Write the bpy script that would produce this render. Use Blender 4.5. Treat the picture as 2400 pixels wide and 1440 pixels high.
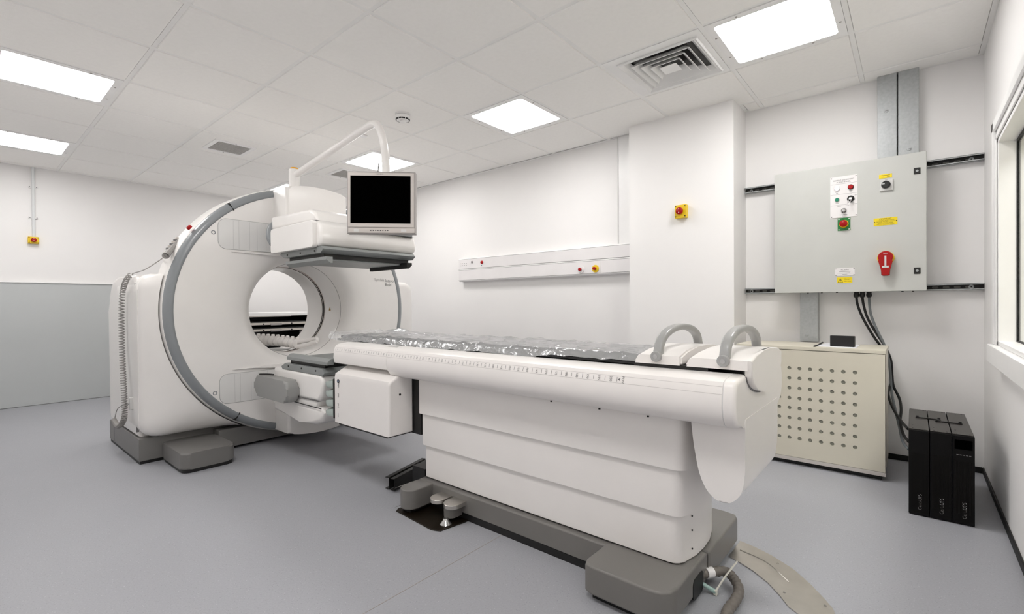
import bpy, bmesh, math, random
from mathutils import Vector, Matrix
random.seed(7)
S = bpy.context.scene
for o in list(bpy.data.objects): bpy.data.objects.remove(o)
C = S.collection
PI = math.pi

# ------------------------------------------------------------ camera, world, exposure
CAMZ = 1.02
FPX, YAW, PITCH, ROLL = 1113.3, .7012, -.0065, -.0064
def _axes():
    c, s = math.cos, math.sin
    f = Vector((-s(YAW)*c(PITCH), c(YAW)*c(PITCH), s(PITCH)))
    r = Vector((c(YAW), s(YAW), 0)); u = r.cross(f)
    return c(ROLL)*r+s(ROLL)*u, -s(ROLL)*r+c(ROLL)*u, f
RX, UX, FX = _axes()
cam = bpy.data.cameras.new('camera'); cam.sensor_width = 36; cam.lens = 36*FPX/2400
cam.clip_start = .02; cam.clip_end = 60
co = bpy.data.objects.new('camera', cam); C.objects.link(co)
m = Matrix.Identity(4)
for i in range(3): m[i][0], m[i][1], m[i][2] = RX[i], UX[i], -FX[i]
m[0][3], m[1][3], m[2][3] = 0, 0, CAMZ
co.matrix_world = m; S.camera = co
w = bpy.data.worlds.new('world'); S.world = w; w.use_nodes = True
w.node_tree.nodes['Background'].inputs[0].default_value = (.8, .85, .9, 1)
w.node_tree.nodes['Background'].inputs[1].default_value = .3
S.view_settings.view_transform = 'Standard'; S.view_settings.look = 'None'
S.view_settings.exposure = 0.0; S.view_settings.gamma = 1; S.view_settings.use_curve_mapping = False
PANEL = 16.8          # radiance of the ceiling light diffusers

def W(px, py, **k):   # a measured sight line met with a real plane of the room
    d = (px-1200)/FPX*RX-(py-720)/FPX*UX+FX
    a, v = list(k.items())[0]; i = 'xyz'.index(a)
    t = (v-(CAMZ if i == 2 else 0))/d[i]
    return Vector((d.x*t, d.y*t, d.z*t+CAMZ))

# ------------------------------------------------------------ materials
def lin(c):
    c /= 255.
    return c/12.92 if c <= .04045 else ((c+.055)/1.055)**2.4
def L(rgb): return (lin(rgb[0]), lin(rgb[1]), lin(rgb[2]), 1)
def mat(name, rgb, rough=.5, metal=0, var=.02, scale=6, bump=0, bscale=150, spec=.5, coat=0, emit=0, rvar=0):
    mt = bpy.data.materials.new(name); mt.use_nodes = True
    nt = mt.node_tree; b = nt.nodes['Principled BSDF']; N = nt.nodes.new; K = nt.links.new
    tc = N('ShaderNodeTexCoord'); nz = N('ShaderNodeTexNoise'); nz.inputs['Scale'].default_value = scale
    nz.inputs['Detail'].default_value = 4; K(tc.outputs['Object'], nz.inputs['Vector'])
    r = N('ShaderNodeValToRGB'); c = L(rgb)
    r.color_ramp.elements[0].position = .3; r.color_ramp.elements[1].position = .7
    r.color_ramp.elements[0].color = tuple(x*(1-var) for x in c[:3])+(1,)
    r.color_ramp.elements[1].color = tuple(min(1, x*(1+var)) for x in c[:3])+(1,)
    K(nz.outputs['Fac'], r.inputs['Fac']); K(r.outputs['Color'], b.inputs['Base Color'])
    b.inputs['Roughness'].default_value = rough; b.inputs['Metallic'].default_value = metal
    b.inputs['Specular IOR Level'].default_value = spec
    b.inputs['Coat Weight'].default_value = coat; b.inputs['Coat Roughness'].default_value = .08
    if rvar:
        mr = N('ShaderNodeMapRange'); mr.inputs[3].default_value = rough-rvar; mr.inputs[4].default_value = rough+rvar
        K(nz.outputs['Fac'], mr.inputs[0]); K(mr.outputs[0], b.inputs['Roughness'])
    if bump:
        n2 = N('ShaderNodeTexNoise'); n2.inputs['Scale'].default_value = bscale; n2.inputs['Detail'].default_value = 3
        bp = N('ShaderNodeBump'); bp.inputs['Strength'].default_value = bump; bp.inputs['Distance'].default_value = .002
        K(tc.outputs['Object'], n2.inputs['Vector']); K(n2.outputs['Fac'], bp.inputs['Height']); K(bp.outputs['Normal'], b.inputs['Normal'])
    if emit:
        b.inputs['Emission Color'].default_value = c; b.inputs['Emission Strength'].default_value = emit
    return mt
WALL = mat('wall_paint', (243, 241, 240), .55, bump=.08, bscale=90, var=.012, scale=2)
DADO = mat('grey_wall_panel', (196, 199, 199), .35, var=.02, scale=2)
TILE = mat('ceiling_tile', (251, 249, 246), .9, bump=.2, bscale=260, var=.015, scale=40)
TBAR = mat('ceiling_grid_enamel', (246, 245, 243), .5)
FRAMEW = mat('white_enamel', (243, 242, 241), .35)
WHITE = mat('white_scanner_plastic', (240, 237, 234), .28, var=.012, coat=.15)
WHITE2 = mat('white_table_plastic', (240, 236, 233), .3, var=.012, coat=.1)
PANELG = mat('pale_grey_plastic', (214, 213, 211), .35)
RINGG = mat('grey_ring_plastic', (138, 142, 145), .3, coat=.3)
TAUPE = mat('taupe_base_plastic', (119, 116, 113), .36, bump=.1, bscale=300)
PLINTH = mat('grey_plinth_paint', (118, 116, 114), .42, bump=.1, bscale=300)
HANDG = mat('grey_handle_plastic', (160, 160, 159), .35, coat=.2)
PADG = mat('grey_pad_plastic', (150, 150, 148), .4)
COLLI = mat('collimator_grey_paint', (140, 143, 142), .4, metal=.1)
BLACK = mat('black_plastic', (16, 15, 15), .45)
DARK = mat('dark_metal', (38, 37, 36), .4, metal=.5)
RUBBER = mat('black_rubber', (12, 12, 12), .6)
SCREEN = mat('black_glass_screen', (2, 2, 2), .8, spec=0)
SILVER = mat('silver_plastic', (205, 198, 193), .35, metal=.15)
SILV2 = mat('silver_edge_plastic', (165, 160, 157), .35, metal=.3)
STEEL = mat('brushed_steel', (198, 194, 188), .3, metal=.9, var=.06, scale=14, bump=.06, bscale=400, rvar=.06)
GALV = mat('galvanised_steel', (176, 179, 180), .42, metal=.55, var=.08, scale=60, rvar=.08)
CABI = mat('pale_grey_cabinet_paint', (199, 200, 196), .42, bump=.05, bscale=300)
CREAM = mat('cream_cabinet_paint', (216, 210, 194), .45, bump=.05, bscale=300)
MESHG = mat('grey_filter_mesh', (150, 150, 140), .8, var=.1, scale=300)
YELLOW = mat('yellow_plastic', (238, 200, 20), .4)
YPLATE = mat('yellow_label', (240, 214, 20), .5)
RED = mat('red_plastic', (166, 8, 12), .4, spec=.3)
GREEN = mat('green_plastic', (22, 120, 50), .4)
GREEN2 = mat('green_button_plastic', (20, 130, 100), .3)
ORANGE = mat('amber_cap', (236, 170, 20), .4)
INK = mat('black_ink', (30, 30, 32), .6)
INKG = mat('grey_ink', (120, 118, 118), .6)
INKW = mat('white_ink', (215, 215, 215), .6)
INKY = mat('brown_ink', (120, 95, 10), .6)
PLATE = mat('white_label', (236, 233, 233), .45)
PAPER = mat('paper', (232, 232, 236), .8)
CABLEG = mat('grey_hose', (112, 106, 100), .55, bump=.4, bscale=60)
CABLE2 = mat('grey_cable', (110, 115, 118), .5)
MINT = mat('mint_tube', (160, 186, 180), .4)
TIE = mat('white_nylon', (226, 224, 212), .45)
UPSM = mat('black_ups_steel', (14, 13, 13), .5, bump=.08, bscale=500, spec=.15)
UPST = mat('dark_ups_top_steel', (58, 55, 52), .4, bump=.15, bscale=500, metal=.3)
CARBON = mat('black_pallet', (10, 10, 11), .3)
MATT = mat('dark_mattress_vinyl', (34, 34, 36), .4)
BLIND = mat('cream_blind', (238, 233, 214), .8)
LAMP = mat('lit_white_lamp', (235, 240, 255), .3, emit=1.6)
CHROME = mat('chrome', (200, 200, 200), .15, metal=1)
SLOTG = mat('green_grey_plastic', (178, 190, 184), .25, coat=.3)
CORD = mat('grey_cord', (150, 147, 144), .45)
DIFF = bpy.data.materials.new('light_diffuser'); DIFF.use_nodes = True
_b = DIFF.node_tree.nodes['Principled BSDF']; _b.inputs['Base Color'].default_value = (.9, .9, .9, 1)
_b.inputs['Emission Color'].default_value = (1, .985, .965, 1); _b.inputs['Emission Strength'].default_value = PANEL

DIFF2 = DIFF.copy(); DIFF2.name = 'light_diffuser_boosted'; DIFF2.node_tree.nodes['Principled BSDF'].inputs['Emission Strength'].default_value = PANEL*1.22   # row by the cabinet, strength raised to brighten that side of the room
def floor_mat():
    mt = bpy.data.materials.new('grey_vinyl_floor'); mt.use_nodes = True
    nt = mt.node_tree; b = nt.nodes['Principled BSDF']; N = nt.nodes.new; K = nt.links.new
    tc = N('ShaderNodeTexCoord')
    n1 = N('ShaderNodeTexNoise'); n1.inputs['Scale'].default_value = 1.6; n1.inputs['Detail'].default_value = 3
    n2 = N('ShaderNodeTexNoise'); n2.inputs['Scale'].default_value = 170; n2.inputs['Detail'].default_value = 2
    v1 = N('ShaderNodeTexVoronoi'); v1.inputs['Scale'].default_value = 95
    v2 = N('ShaderNodeTexVoronoi'); v2.inputs['Scale'].default_value = 70
    for n in (n1, n2, v1, v2): K(tc.outputs['Object'], n.inputs['Vector'])
    r1 = N('ShaderNodeValToRGB'); r1.color_ramp.elements[0].color = L((163, 164, 169)); r1.color_ramp.elements[1].color = L((171, 172, 177))
    K(n1.outputs['Fac'], r1.inputs['Fac'])
    def mixc(a, fac, c):
        x = N('ShaderNodeMix'); x.data_type = 'RGBA'; K(fac, x.inputs[0]); K(a, x.inputs[6]); x.inputs[7].default_value = L(c); return x.outputs[2]
    def thr(src, lo, hi, amt):
        q = N('ShaderNodeMapRange'); q.inputs[1].default_value = lo; q.inputs[2].default_value = hi
        q.inputs[3].default_value = amt; q.inputs[4].default_value = 0; K(src, q.inputs[0]); return q.outputs[0]
    c = mixc(r1.outputs['Color'], thr(v1.outputs['Distance'], .10, .17, .45), (106, 106, 112))
    c = mixc(c, thr(v2.outputs['Distance'], .08, .13, .5), (214, 214, 217))
    q = N('ShaderNodeMapRange'); q.inputs[1].default_value = .35; q.inputs[2].default_value = .65
    q.inputs[3].default_value = 0; q.inputs[4].default_value = .3; K(n2.outputs['Fac'], q.inputs[0])
    c = mixc(c, q.outputs[0], (148, 148, 154))
    K(c, b.inputs['Base Color']); b.inputs['Roughness'].default_value = .42
    b.inputs['Specular IOR Level'].default_value = .28
    bp = N('ShaderNodeBump'); bp.inputs['Strength'].default_value = .12; bp.inputs['Distance'].default_value = .001
    K(n2.outputs['Fac'], bp.inputs['Height']); K(bp.outputs['Normal'], b.inputs['Normal'])
    return mt
FLOOR = floor_mat()

def glass_mat(name, tint, trans=.85):
    mt = bpy.data.materials.new(name); mt.use_nodes = True
    nt = mt.node_tree; N = nt.nodes.new; K = nt.links.new
    for n in list(nt.nodes):
        if n.type != 'OUTPUT_MATERIAL': nt.nodes.remove(n)
    out = [n for n in nt.nodes if n.type == 'OUTPUT_MATERIAL'][0]
    t = N('ShaderNodeBsdfTransparent'); t.inputs[0].default_value = tint
    g = N('ShaderNodeBsdfGlossy'); g.inputs['Roughness'].default_value = .03
    f = N('ShaderNodeFresnel'); f.inputs[0].default_value = 1.2
    ge = N('ShaderNodeNewGeometry'); iv = N('ShaderNodeMath'); iv.operation = 'SUBTRACT'; iv.inputs[0].default_value = 1; K(ge.outputs['Backfacing'], iv.inputs[1])
    mu = N('ShaderNodeMath'); mu.operation = 'MULTIPLY'; K(f.outputs[0], mu.inputs[0]); K(iv.outputs[0], mu.inputs[1])
    x = N('ShaderNodeMixShader'); K(mu.outputs[0], x.inputs[0]); K(t.outputs[0], x.inputs[1]); K(g.outputs[0], x.inputs[2])
    K(x.outputs[0], out.inputs[0]); return mt
GLASS = glass_mat('window_glass', (.96, .975, .97, 1))
def film_mat():
    mt = bpy.data.materials.new('clear_plastic_film'); mt.use_nodes = True
    nt = mt.node_tree; N = nt.nodes.new; K = nt.links.new
    for n in list(nt.nodes):
        if n.type != 'OUTPUT_MATERIAL': nt.nodes.remove(n)
    out = [n for n in nt.nodes if n.type == 'OUTPUT_MATERIAL'][0]
    tc = N('ShaderNodeTexCoord'); mp = N('ShaderNodeMapping'); mp.inputs['Scale'].default_value = (1, 1.6, 1)
    K(tc.outputs['Object'], mp.inputs['Vector'])
    nz = N('ShaderNodeTexNoise'); nz.inputs['Scale'].default_value = 16; nz.inputs['Detail'].default_value = 3
    nz.inputs['Distortion'].default_value = 1.2; K(mp.outputs[0], nz.inputs['Vector'])
    bp = N('ShaderNodeBump'); bp.inputs['Strength'].default_value = .5; bp.inputs['Distance'].default_value = .012
    K(nz.outputs['Fac'], bp.inputs['Height'])
    t = N('ShaderNodeBsdfTransparent'); t.inputs[0].default_value = (.93, .94, .95, 1)
    g = N('ShaderNodeBsdfGlossy'); g.inputs['Roughness'].default_value = .17; g.inputs[0].default_value = (.95, .95, .96, 1)
    d = N('ShaderNodeBsdfDiffuse'); d.inputs[0].default_value = (.86, .87, .88, 1)
    f = N('ShaderNodeFresnel'); f.inputs[0].default_value = 2.1
    for q in (g, d, f): K(bp.outputs['Normal'], q.inputs['Normal'])
    x = N('ShaderNodeMixShader'); x.inputs[0].default_value = .32; K(t.outputs[0], x.inputs[1]); K(d.outputs[0], x.inputs[2])
    y = N('ShaderNodeMixShader'); K(f.outputs[0], y.inputs[0]); K(x.outputs[0], y.inputs[1]); K(g.outputs[0], y.inputs[2])
    K(y.outputs[0], out.inputs[0]); return mt
FILM = film_mat()

# ------------------------------------------------------------ helpers
WL = {}
def BM(): return bmesh.new()
def box(bm, x0, x1, y0, y1, z0, z1, bev=0, seg=2):
    v = [bm.verts.new((x, y, z)) for x in (x0, x1) for y in (y0, y1) for z in (z0, z1)]
    fs = [bm.faces.new([v[i] for i in q]) for q in ((0, 1, 3, 2), (4, 6, 7, 5), (0, 4, 5, 1), (2, 3, 7, 6), (0, 2, 6, 4), (1, 5, 7, 3))]
    if bev:
        es = list({e for f in fs for e in f.edges})
        bmesh.ops.bevel(bm, geom=es, offset=bev, segments=seg, affect='EDGES', profile=.5)
    return bm
def P3(axis, a, p):
    return {'x': (a, p[0], p[1]), 'y': (p[0], a, p[1]), 'z': (p[0], p[1], a)}[axis]
def prism(bm, pts, axis, a0, a1, bev=0, seg=2, pts1=None, allbev=False):
    p1 = pts1 or pts
    A = [bm.verts.new(P3(axis, a0, p)) for p in pts]; B = [bm.verts.new(P3(axis, a1, p)) for p in p1]
    n = len(pts)
    fa = bm.faces.new(A); fb = bm.faces.new(B[::-1])
    sd = [bm.faces.new((A[i], B[i], B[(i+1) % n], A[(i+1) % n])) for i in range(n)]
    if bev:
        es = set(fa.edges) | set(fb.edges)
        if allbev: es |= {e for f in sd for e in f.edges}
        bmesh.ops.bevel(bm, geom=list(es), offset=bev, segments=seg, affect='EDGES', profile=.5)
    return bm
def rrect(x0, x1, y0, y1, r, n=5):
    o = []
    for cx, cy, a in ((x1-r, y1-r, 0), (x0+r, y1-r, 90), (x0+r, y0+r, 180), (x1-r, y0+r, 270)):
        for k in range(n+1):
            t = math.radians(a+90*k/n); o.append((cx+r*math.cos(t), cy+r*math.sin(t)))
    return o
def circ(cx, cy, r, n=20): return [(cx+r*math.cos(2*PI*k/n), cy+r*math.sin(2*PI*k/n)) for k in range(n)]
def cyl(bm, axis, c, r, a0, a1, n=20, r1=None, bev=0):
    i = {'x': (1, 2), 'y': (0, 2), 'z': (0, 1)}[axis]
    return prism(bm, circ(c[0], c[1], r, n), axis, a0, a1, bev, 2, circ(c[0], c[1], r1 if r1 is not None else r, n))
def lathe(bm, prof, axis, cy, cz, n=64, close=False):
    R = []
    for a, r in prof:
        R.append([bm.verts.new(P3(axis, a, (cy+r*math.cos(2*PI*k/n), cz+r*math.sin(2*PI*k/n)))) for k in range(n)])
    m_ = len(R)
    for i in range(m_ if close else m_-1):
        for k in range(n):
            bm.faces.new((R[i][k], R[(i+1) % m_][k], R[(i+1) % m_][(k+1) % n], R[i][(k+1) % n]))
    return bm
def crom(pts, n=8):
    P = [Vector(p) for p in pts]; P = [2*P[0]-P[1]]+P+[2*P[-1]-P[-2]]; o = []
    for i in range(1, len(P)-2):
        for k in range(n):
            t = k/n; a, b, c, d = P[i-1:i+3]
            o.append(.5*((2*b)+(c-a)*t+(2*a-5*b+4*c-d)*t*t+(3*b-a-3*c+d)*t**3))
    o.append(P[-2]); return o
def tube(bm, pts, r, n=10, smooth=8, flat=None):
    P = crom(pts, smooth) if smooth else [Vector(p) for p in pts]
    T = [(P[min(i+1, len(P)-1)]-P[max(i-1, 0)]).normalized() for i in range(len(P))]
    u = T[0].orthogonal().normalized(); R = []
    for i, p in enumerate(P):
        u = (u-T[i]*u.dot(T[i])).normalized(); v = T[i].cross(u)
        rr = r(i/(len(P)-1)) if callable(r) else r
        R.append([bm.verts.new(p+rr*(math.cos(2*PI*k/n)*u+math.sin(2*PI*k/n)*v)) for k in range(n)])
    for i in range(len(R)-1):
        for k in range(n): bm.faces.new((R[i][k], R[i+1][k], R[i+1][(k+1) % n], R[i][(k+1) % n]))
    bm.faces.new(R[0]); bm.faces.new(R[-1][::-1]); return bm
def obj(name, bm, mt, parent=None, label=None, angle=35, wn=True, kind=None):
    bmesh.ops.recalc_face_normals(bm, faces=bm.faces)
    lo = Vector((min(v.co[i] for v in bm.verts) for i in range(3))); hi = Vector((max(v.co[i] for v in bm.verts) for i in range(3)))
    c = (lo+hi)/2; c.z = lo.z
    bmesh.ops.translate(bm, verts=bm.verts, vec=-c)
    me = bpy.data.meshes.new(name); bm.to_mesh(me); bm.free()
    me.materials.append(mt)
    for p in me.polygons: p.use_smooth = True
    me.set_sharp_from_angle(angle=math.radians(angle))
    o = bpy.data.objects.new(name, me); C.objects.link(o); o.location = c; WL[o.name] = c
    if wn and len(me.polygons) < 20000:
        md = o.modifiers.new('weighted_normal', 'WEIGHTED_NORMAL'); md.keep_sharp = True
    if parent:
        o.parent = parent; o.matrix_parent_inverse = Matrix.Translation(-WL[parent.name])
    if label: o['label'] = label
    if kind: o['kind'] = kind
    return o
def thing(name, label, cat, loc, group=None):
    o = bpy.data.objects.new(name, None); C.objects.link(o); o.empty_display_size = .1
    o.location = loc; WL[o.name] = Vector(loc); o['label'] = label; o['category'] = cat
    if group: o['group'] = group
    return o
def tag(o, label, cat, group=None):
    o['label'] = label; o['category'] = cat
    if group: o['group'] = group
    return o
def struct(name, bm, mt, parent=None, **k):
    o = obj(name, bm, mt, parent, **k)
    if not parent: o['kind'] = 'structure'
    return o
def dup(root, delta, label=None):
    r = root.copy(); C.objects.link(r); r.location = Vector(root.location)+Vector(delta); WL[r.name] = Vector(r.location)
    if label: r['label'] = label
    for ch in list(root.children):
        c = ch.copy(); C.objects.link(c); mi = ch.matrix_parent_inverse.copy(); c.parent = r; c.matrix_parent_inverse = mi
        for g in list(ch.children):
            d = g.copy(); C.objects.link(d); mi = g.matrix_parent_inverse.copy(); d.parent = c; d.matrix_parent_inverse = mi
    return r
def text(bm, s, size, o, xd, yd, align='CENTER', ext=.0005, sx=1):
    cu = bpy.data.curves.new('lettering', 'FONT'); cu.body = s; cu.size = size; cu.align_x = align; cu.align_y = 'CENTER'; cu.resolution_u = 3
    t = bpy.data.objects.new('lettering', cu); C.objects.link(t)
    bpy.context.view_layer.update()
    me = bpy.data.meshes.new_from_object(t.evaluated_get(bpy.context.evaluated_depsgraph_get()))
    xd = Vector(xd).normalized(); yd = Vector(yd).normalized(); nd = xd.cross(yd); o = Vector(o)
    vs = [bm.verts.new(o+xd*v.co.x*sx+yd*v.co.y+nd*ext) for v in me.vertices]
    for p in me.polygons:
        try: bm.faces.new([vs[i] for i in p.vertices])
        except ValueError: pass
    bpy.data.objects.remove(t); bpy.data.curves.remove(cu); bpy.data.meshes.remove(me)
    return bm

def ring_plate(bm, x0, x1, y0, y1, r0, hx0, hx1, hy0, hy1, r1, z0, z1):
    A = rrect(x0, x1, y0, y1, r0); B = rrect(hx0, hx1, hy0, hy1, r1); n = len(A); R = []
    for pts, z in ((A, z0), (B, z0), (B, z1), (A, z1)): R.append([bm.verts.new((p[0], p[1], z)) for p in pts])
    for i in range(4):
        for k in range(n): bm.faces.new((R[i][k], R[(i+1) % 4][k], R[(i+1) % 4][(k+1) % n], R[i][(k+1) % n]))
    return bm

# ------------------------------------------------------------ room shell
XL, XR, YB, YR, YF, YP = -6.97, .32, 3.80, 3.93, -.52, 3.61
PX0, PX1 = -1.78, -.975
CZ = 2.469
floor = struct('floor', box(BM(), XL-.1, XR+.1, YF-.1, YR+.1, -.1, 0), FLOOR, wn=False)
obj('weld_seam', box(BM(), -1.388, -1.385, YF, YB, -.001, .0006), mat('floor_weld', (160, 154, 148), .5), floor, wn=False)
struct('wall_left', box(BM(), XL-.1, XL, YF-.1, YB+.1, 0, 2.6), WALL, wn=False)
struct('wall_back', box(BM(), XL, PX0, YB, YB+.15, 0, 2.6), WALL, wn=False)
struct('wall_pier', box(BM(), PX0, PX1, YP, YR+.1, 0, 2.6), WALL, wn=False)
struct('wall_recess', box(BM(), PX1, XR+.1, YR, YR+.1, 0, 2.6), WALL, wn=False)
struct('wall_front', box(BM(), XL, XR+.1, YF-.1, YF, 0, 2.6), WALL, wn=False)
WY0, WY1, WZ0, WZ1 = 1.25, 3.12, .815, 1.765
b = BM(); box(b, XR, XR+.12, YF, WY0, 0, 2.6); box(b, XR, XR+.12, WY1, YR, 0, 2.6); box(b, XR, XR+.12, WY0, WY1, 0, WZ0); box(b, XR, XR+.12, WY0, WY1, WZ1, 2.6)
struct('wall_right', b, WALL, wn=False)
# grey lower wall panel on the left wall, a thin ledge on top
t = struct('trim_1', box(BM(), XL, XL+.018, YF, 1.95, .004, 1.268), DADO, wn=False)
obj('ledge', box(BM(), XL, XL+.03, YF, 1.955, 1.268, 1.28, .003), FRAMEW, t)
# boxing that runs up the back wall beside the pier
t = struct('trim_2', box(BM(), -1.974, PX0, YB-.02, YB, 1.535, CZ, .002), FRAMEW)
obj('cover_strip', box(BM(), -1.974, -1.966, YB-.024, YB-.02, 1.535, CZ), PANELG, t)
def bb(name, x0, x1, y0, y1): struct(name, box(BM(), x0, x1, y0, y1, 0, .036, .003), RUBBER)
bb('baseboard_right', XR-.008, XR, YF, YR); bb('baseboard_recess', PX1, XR-.008, YR-.008, YR)
bb('baseboard_pier', PX0, PX1, YP-.008, YP); bb('baseboard_back', XL, PX0, YB-.008, YB)
# window in the right wall
b = BM()
fw, ft = .09, .022
box(b, XR-ft, XR, WY1, WY1+fw, WZ0-.08, WZ1+fw, .004); box(b, XR-ft, XR, WY0-fw, WY0, WZ0-.08, WZ1+fw, .004)
box(b, XR-ft, XR, WY0, WY1, WZ1, WZ1+fw, .004)
win = struct('window_1', b, FRAMEW)
b = BM(); o_ = .012
box(b, XR-ft-o_, XR-ft, WY1+.05, WY1+fw+.004, WZ0, WZ1+fw+.004, .003); box(b, XR-ft-o_, XR-ft, WY0, WY1+fw+.004, WZ1+.05, WZ1+fw+.004, .003)
box(b, XR-ft-.007, XR-ft, WY1, WY1+.02, WZ0, WZ1+.02, .003); box(b, XR-ft-.007, XR-ft, WY0, WY1+.02, WZ1, WZ1+.02, .003)
obj('moulding', b, FRAMEW, win)
b = BM()
box(b, XR-ft, XR+.12, WY1-.02, WY1, WZ0, WZ1, .003); box(b, XR-ft, XR+.12, WY0, WY0+.02, WZ0, WZ1, .003)
box(b, XR-ft, XR+.12, WY0, WY1, WZ1-.02, WZ1, .003); box(b, XR-ft, XR+.12, WY0, WY1, WZ0, WZ0+.02, .003)
obj('window_frame', b, FRAMEW, win)
obj('window_sill', box(BM(), XR-.05, XR+.02, WY0-fw, WY1+fw+.01, WZ0-.085, WZ0, .006), FRAMEW, win)
b = BM(); gx0, gx1 = XR+.036, XR+.048; k_ = .004
box(b, gx0, gx1, WY1-.02-k_, WY1-.02, WZ0+.02, WZ1-.02); box(b, gx0, gx1, WY0+.02, WY0+.02+k_, WZ0+.02, WZ1-.02)
box(b, gx0, gx1, WY0+.02, WY1-.02, WZ1-.032, WZ1-.02); box(b, gx0, gx1, WY0+.02, WY1-.02, WZ0+.02, WZ0+.02+.006)
obj('gasket', b, RUBBER, win)
obj('pane', box(BM(), XR+.040, XR+.045, WY0+.024, WY1-.024, WZ0+.026, WZ1-.033), GLASS, win, wn=False)
CREAMW = mat('cream_room_paint', (240, 236, 222), .6)
b = BM(); rx0, rx1, ry0, ry1 = XR+.12, 2.2, .2, 3.5
box(b, rx0, rx1, ry1, ry1+.1, 0, 2.6); box(b, rx1, rx1+.1, ry0, ry1, 0, 2.6); box(b, rx0, rx1, ry0-.1, ry0, 0, 2.6); box(b, rx0, rx1, ry0, ry1, -.1, 0); box(b, rx0, rx1, ry0, ry1, 2.5, 2.6)
struct('wall_control_room', b, CREAMW, wn=False)  # unseen room, added so the window pane shows a cream colour
for rl_y, rl_n in ((1.9, 'added unseen control room light panel nearer the far end, beyond the window'), (.7, 'added unseen control room light panel nearer the camera end, beyond the window')):
    crl = thing('added_room_light', rl_n, 'light', (1.1, rl_y+.3, 2.5), 'added control room lights')  # unseen lamps, added to brighten what shows through the pane
    obj('frame', ring_plate(BM(), .8, 1.4, rl_y, rl_y+.6, .004, .82, 1.38, rl_y+.02, rl_y+.58, .02, 2.485, 2.5), FRAMEW, crl, wn=False)
    obj('diffuser', prism(BM(), rrect(.82, 1.38, rl_y+.02, rl_y+.58, .02), 'z', 2.49, 2.494), DIFF, crl, wn=False)

# ceiling: slab, grid bars, single tiles
ceil = struct('ceiling', box(BM(), XL-.1, XR+.1, YF-.1, YR+.1, 2.53, 2.6), FRAMEW, wn=False)
GX = [-3.2535+.6*i for i in range(-6, 6)]; GY = [1.3501+.6*j for j in range(-3, 5)]
def inside_y1(x): return YB if x < PX0 else (YR if x > PX1 else YP)
for gx in GX:
    obj('grid_bar', box(BM(), gx-.012, gx+.012, YF, inside_y1(gx), CZ, CZ+.03), TBAR, ceil, wn=False)
for gy in GY:
    if gy < YP: obj('grid_bar', box(BM(), XL, XR, gy-.0119, gy+.0119, CZ+.0004, CZ+.03), TBAR, ceil, wn=False)
    else:
        obj('grid_bar', box(BM(), XL, PX0, gy-.0119, gy+.0119, CZ+.0004, CZ+.03), TBAR, ceil, wn=False)
        obj('grid_bar', box(BM(), PX1, XR, gy-.0119, gy+.0119, CZ+.0004, CZ+.03), TBAR, ceil, wn=False)
for (x0, x1, y0, y1) in ((XL, XL+.024, YF, YB), (XL, PX0, YB-.024, YB), (PX0-.024, PX0, YP-.024, YB-.024), (PX0-.024, PX1+.024, YP-.024, YP), (PX1, PX1+.024, YP, YR-.024), (PX1, XR, YR-.024, YR), (XR-.024, XR, YF, YR-.024), (XL, XR, YF, YF+.024)):
    obj('edge_trim', box(BM(), x0, x1, y0, y1, CZ-.001, CZ+.004), TBAR, ceil, wn=False)
LIGHTS = [(i, j) for j in (2, -2) for i in (1, 4, -2, -5)]
xs = [XL]+GX+[XR]; ys = [YF]+GY+[YR]
full = None
def cellx(i): return -3.2535+.6*i
def celly(j): return 1.3501+.6*j
skip = {(round(cellx(i), 3), round(celly(j), 3)) for i, j in LIGHTS+[(3, 2)]}
for a in range(len(xs)-1):
    for c in range(len(ys)-1):
        x0, x1, y0, y1 = xs[a], xs[a+1], ys[c], ys[c+1]
        if (round(x0, 3), round(y0, 3)) in skip: continue
        e = (.025 if a == 0 else .0128, .025 if a == len(xs)-2 else .0128, .025 if c == 0 else .0128, .025 if c == len(ys)-2 else .0128)
        if c == len(ys)-2 and x0 < PX1:
            if x1 > PX1+.05: x0 = PX1; e = (.026,)+e[1:]
            else: continue
        x0 += e[0]; x1 -= e[1]; y0 += e[2]; y1 -= e[3]
        if x1-x0 < .02 or y1-y0 < .02: continue
        if full and abs(x1-x0-.5744) < .002 and abs(y1-y0-.5744) < .002:
            o = full.copy(); C.objects.link(o); o.location = ((x0+x1)/2, (y0+y1)/2, full.location.z); continue
        bmx = BM(); zf = CZ-.004
        prism(bmx, [(x0, y0), (x1, y0), (x1, y1), (x0, y1)], 'z', CZ+.012, CZ+.001)
        prism(bmx, [(x0, y0), (x1, y0), (x1, y1), (x0, y1)], 'z', CZ+.001, zf, pts1=[(x0+.003, y0+.003), (x1-.003, y0+.003), (x1-.003, y1-.003), (x0+.003, y1-.003)])
        o = obj('ceiling_tile', bmx, TILE, ceil, wn=False)
        if abs(x1-x0-.5744) < .002 and abs(y1-y0-.5744) < .002 and not full: full = o

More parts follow.
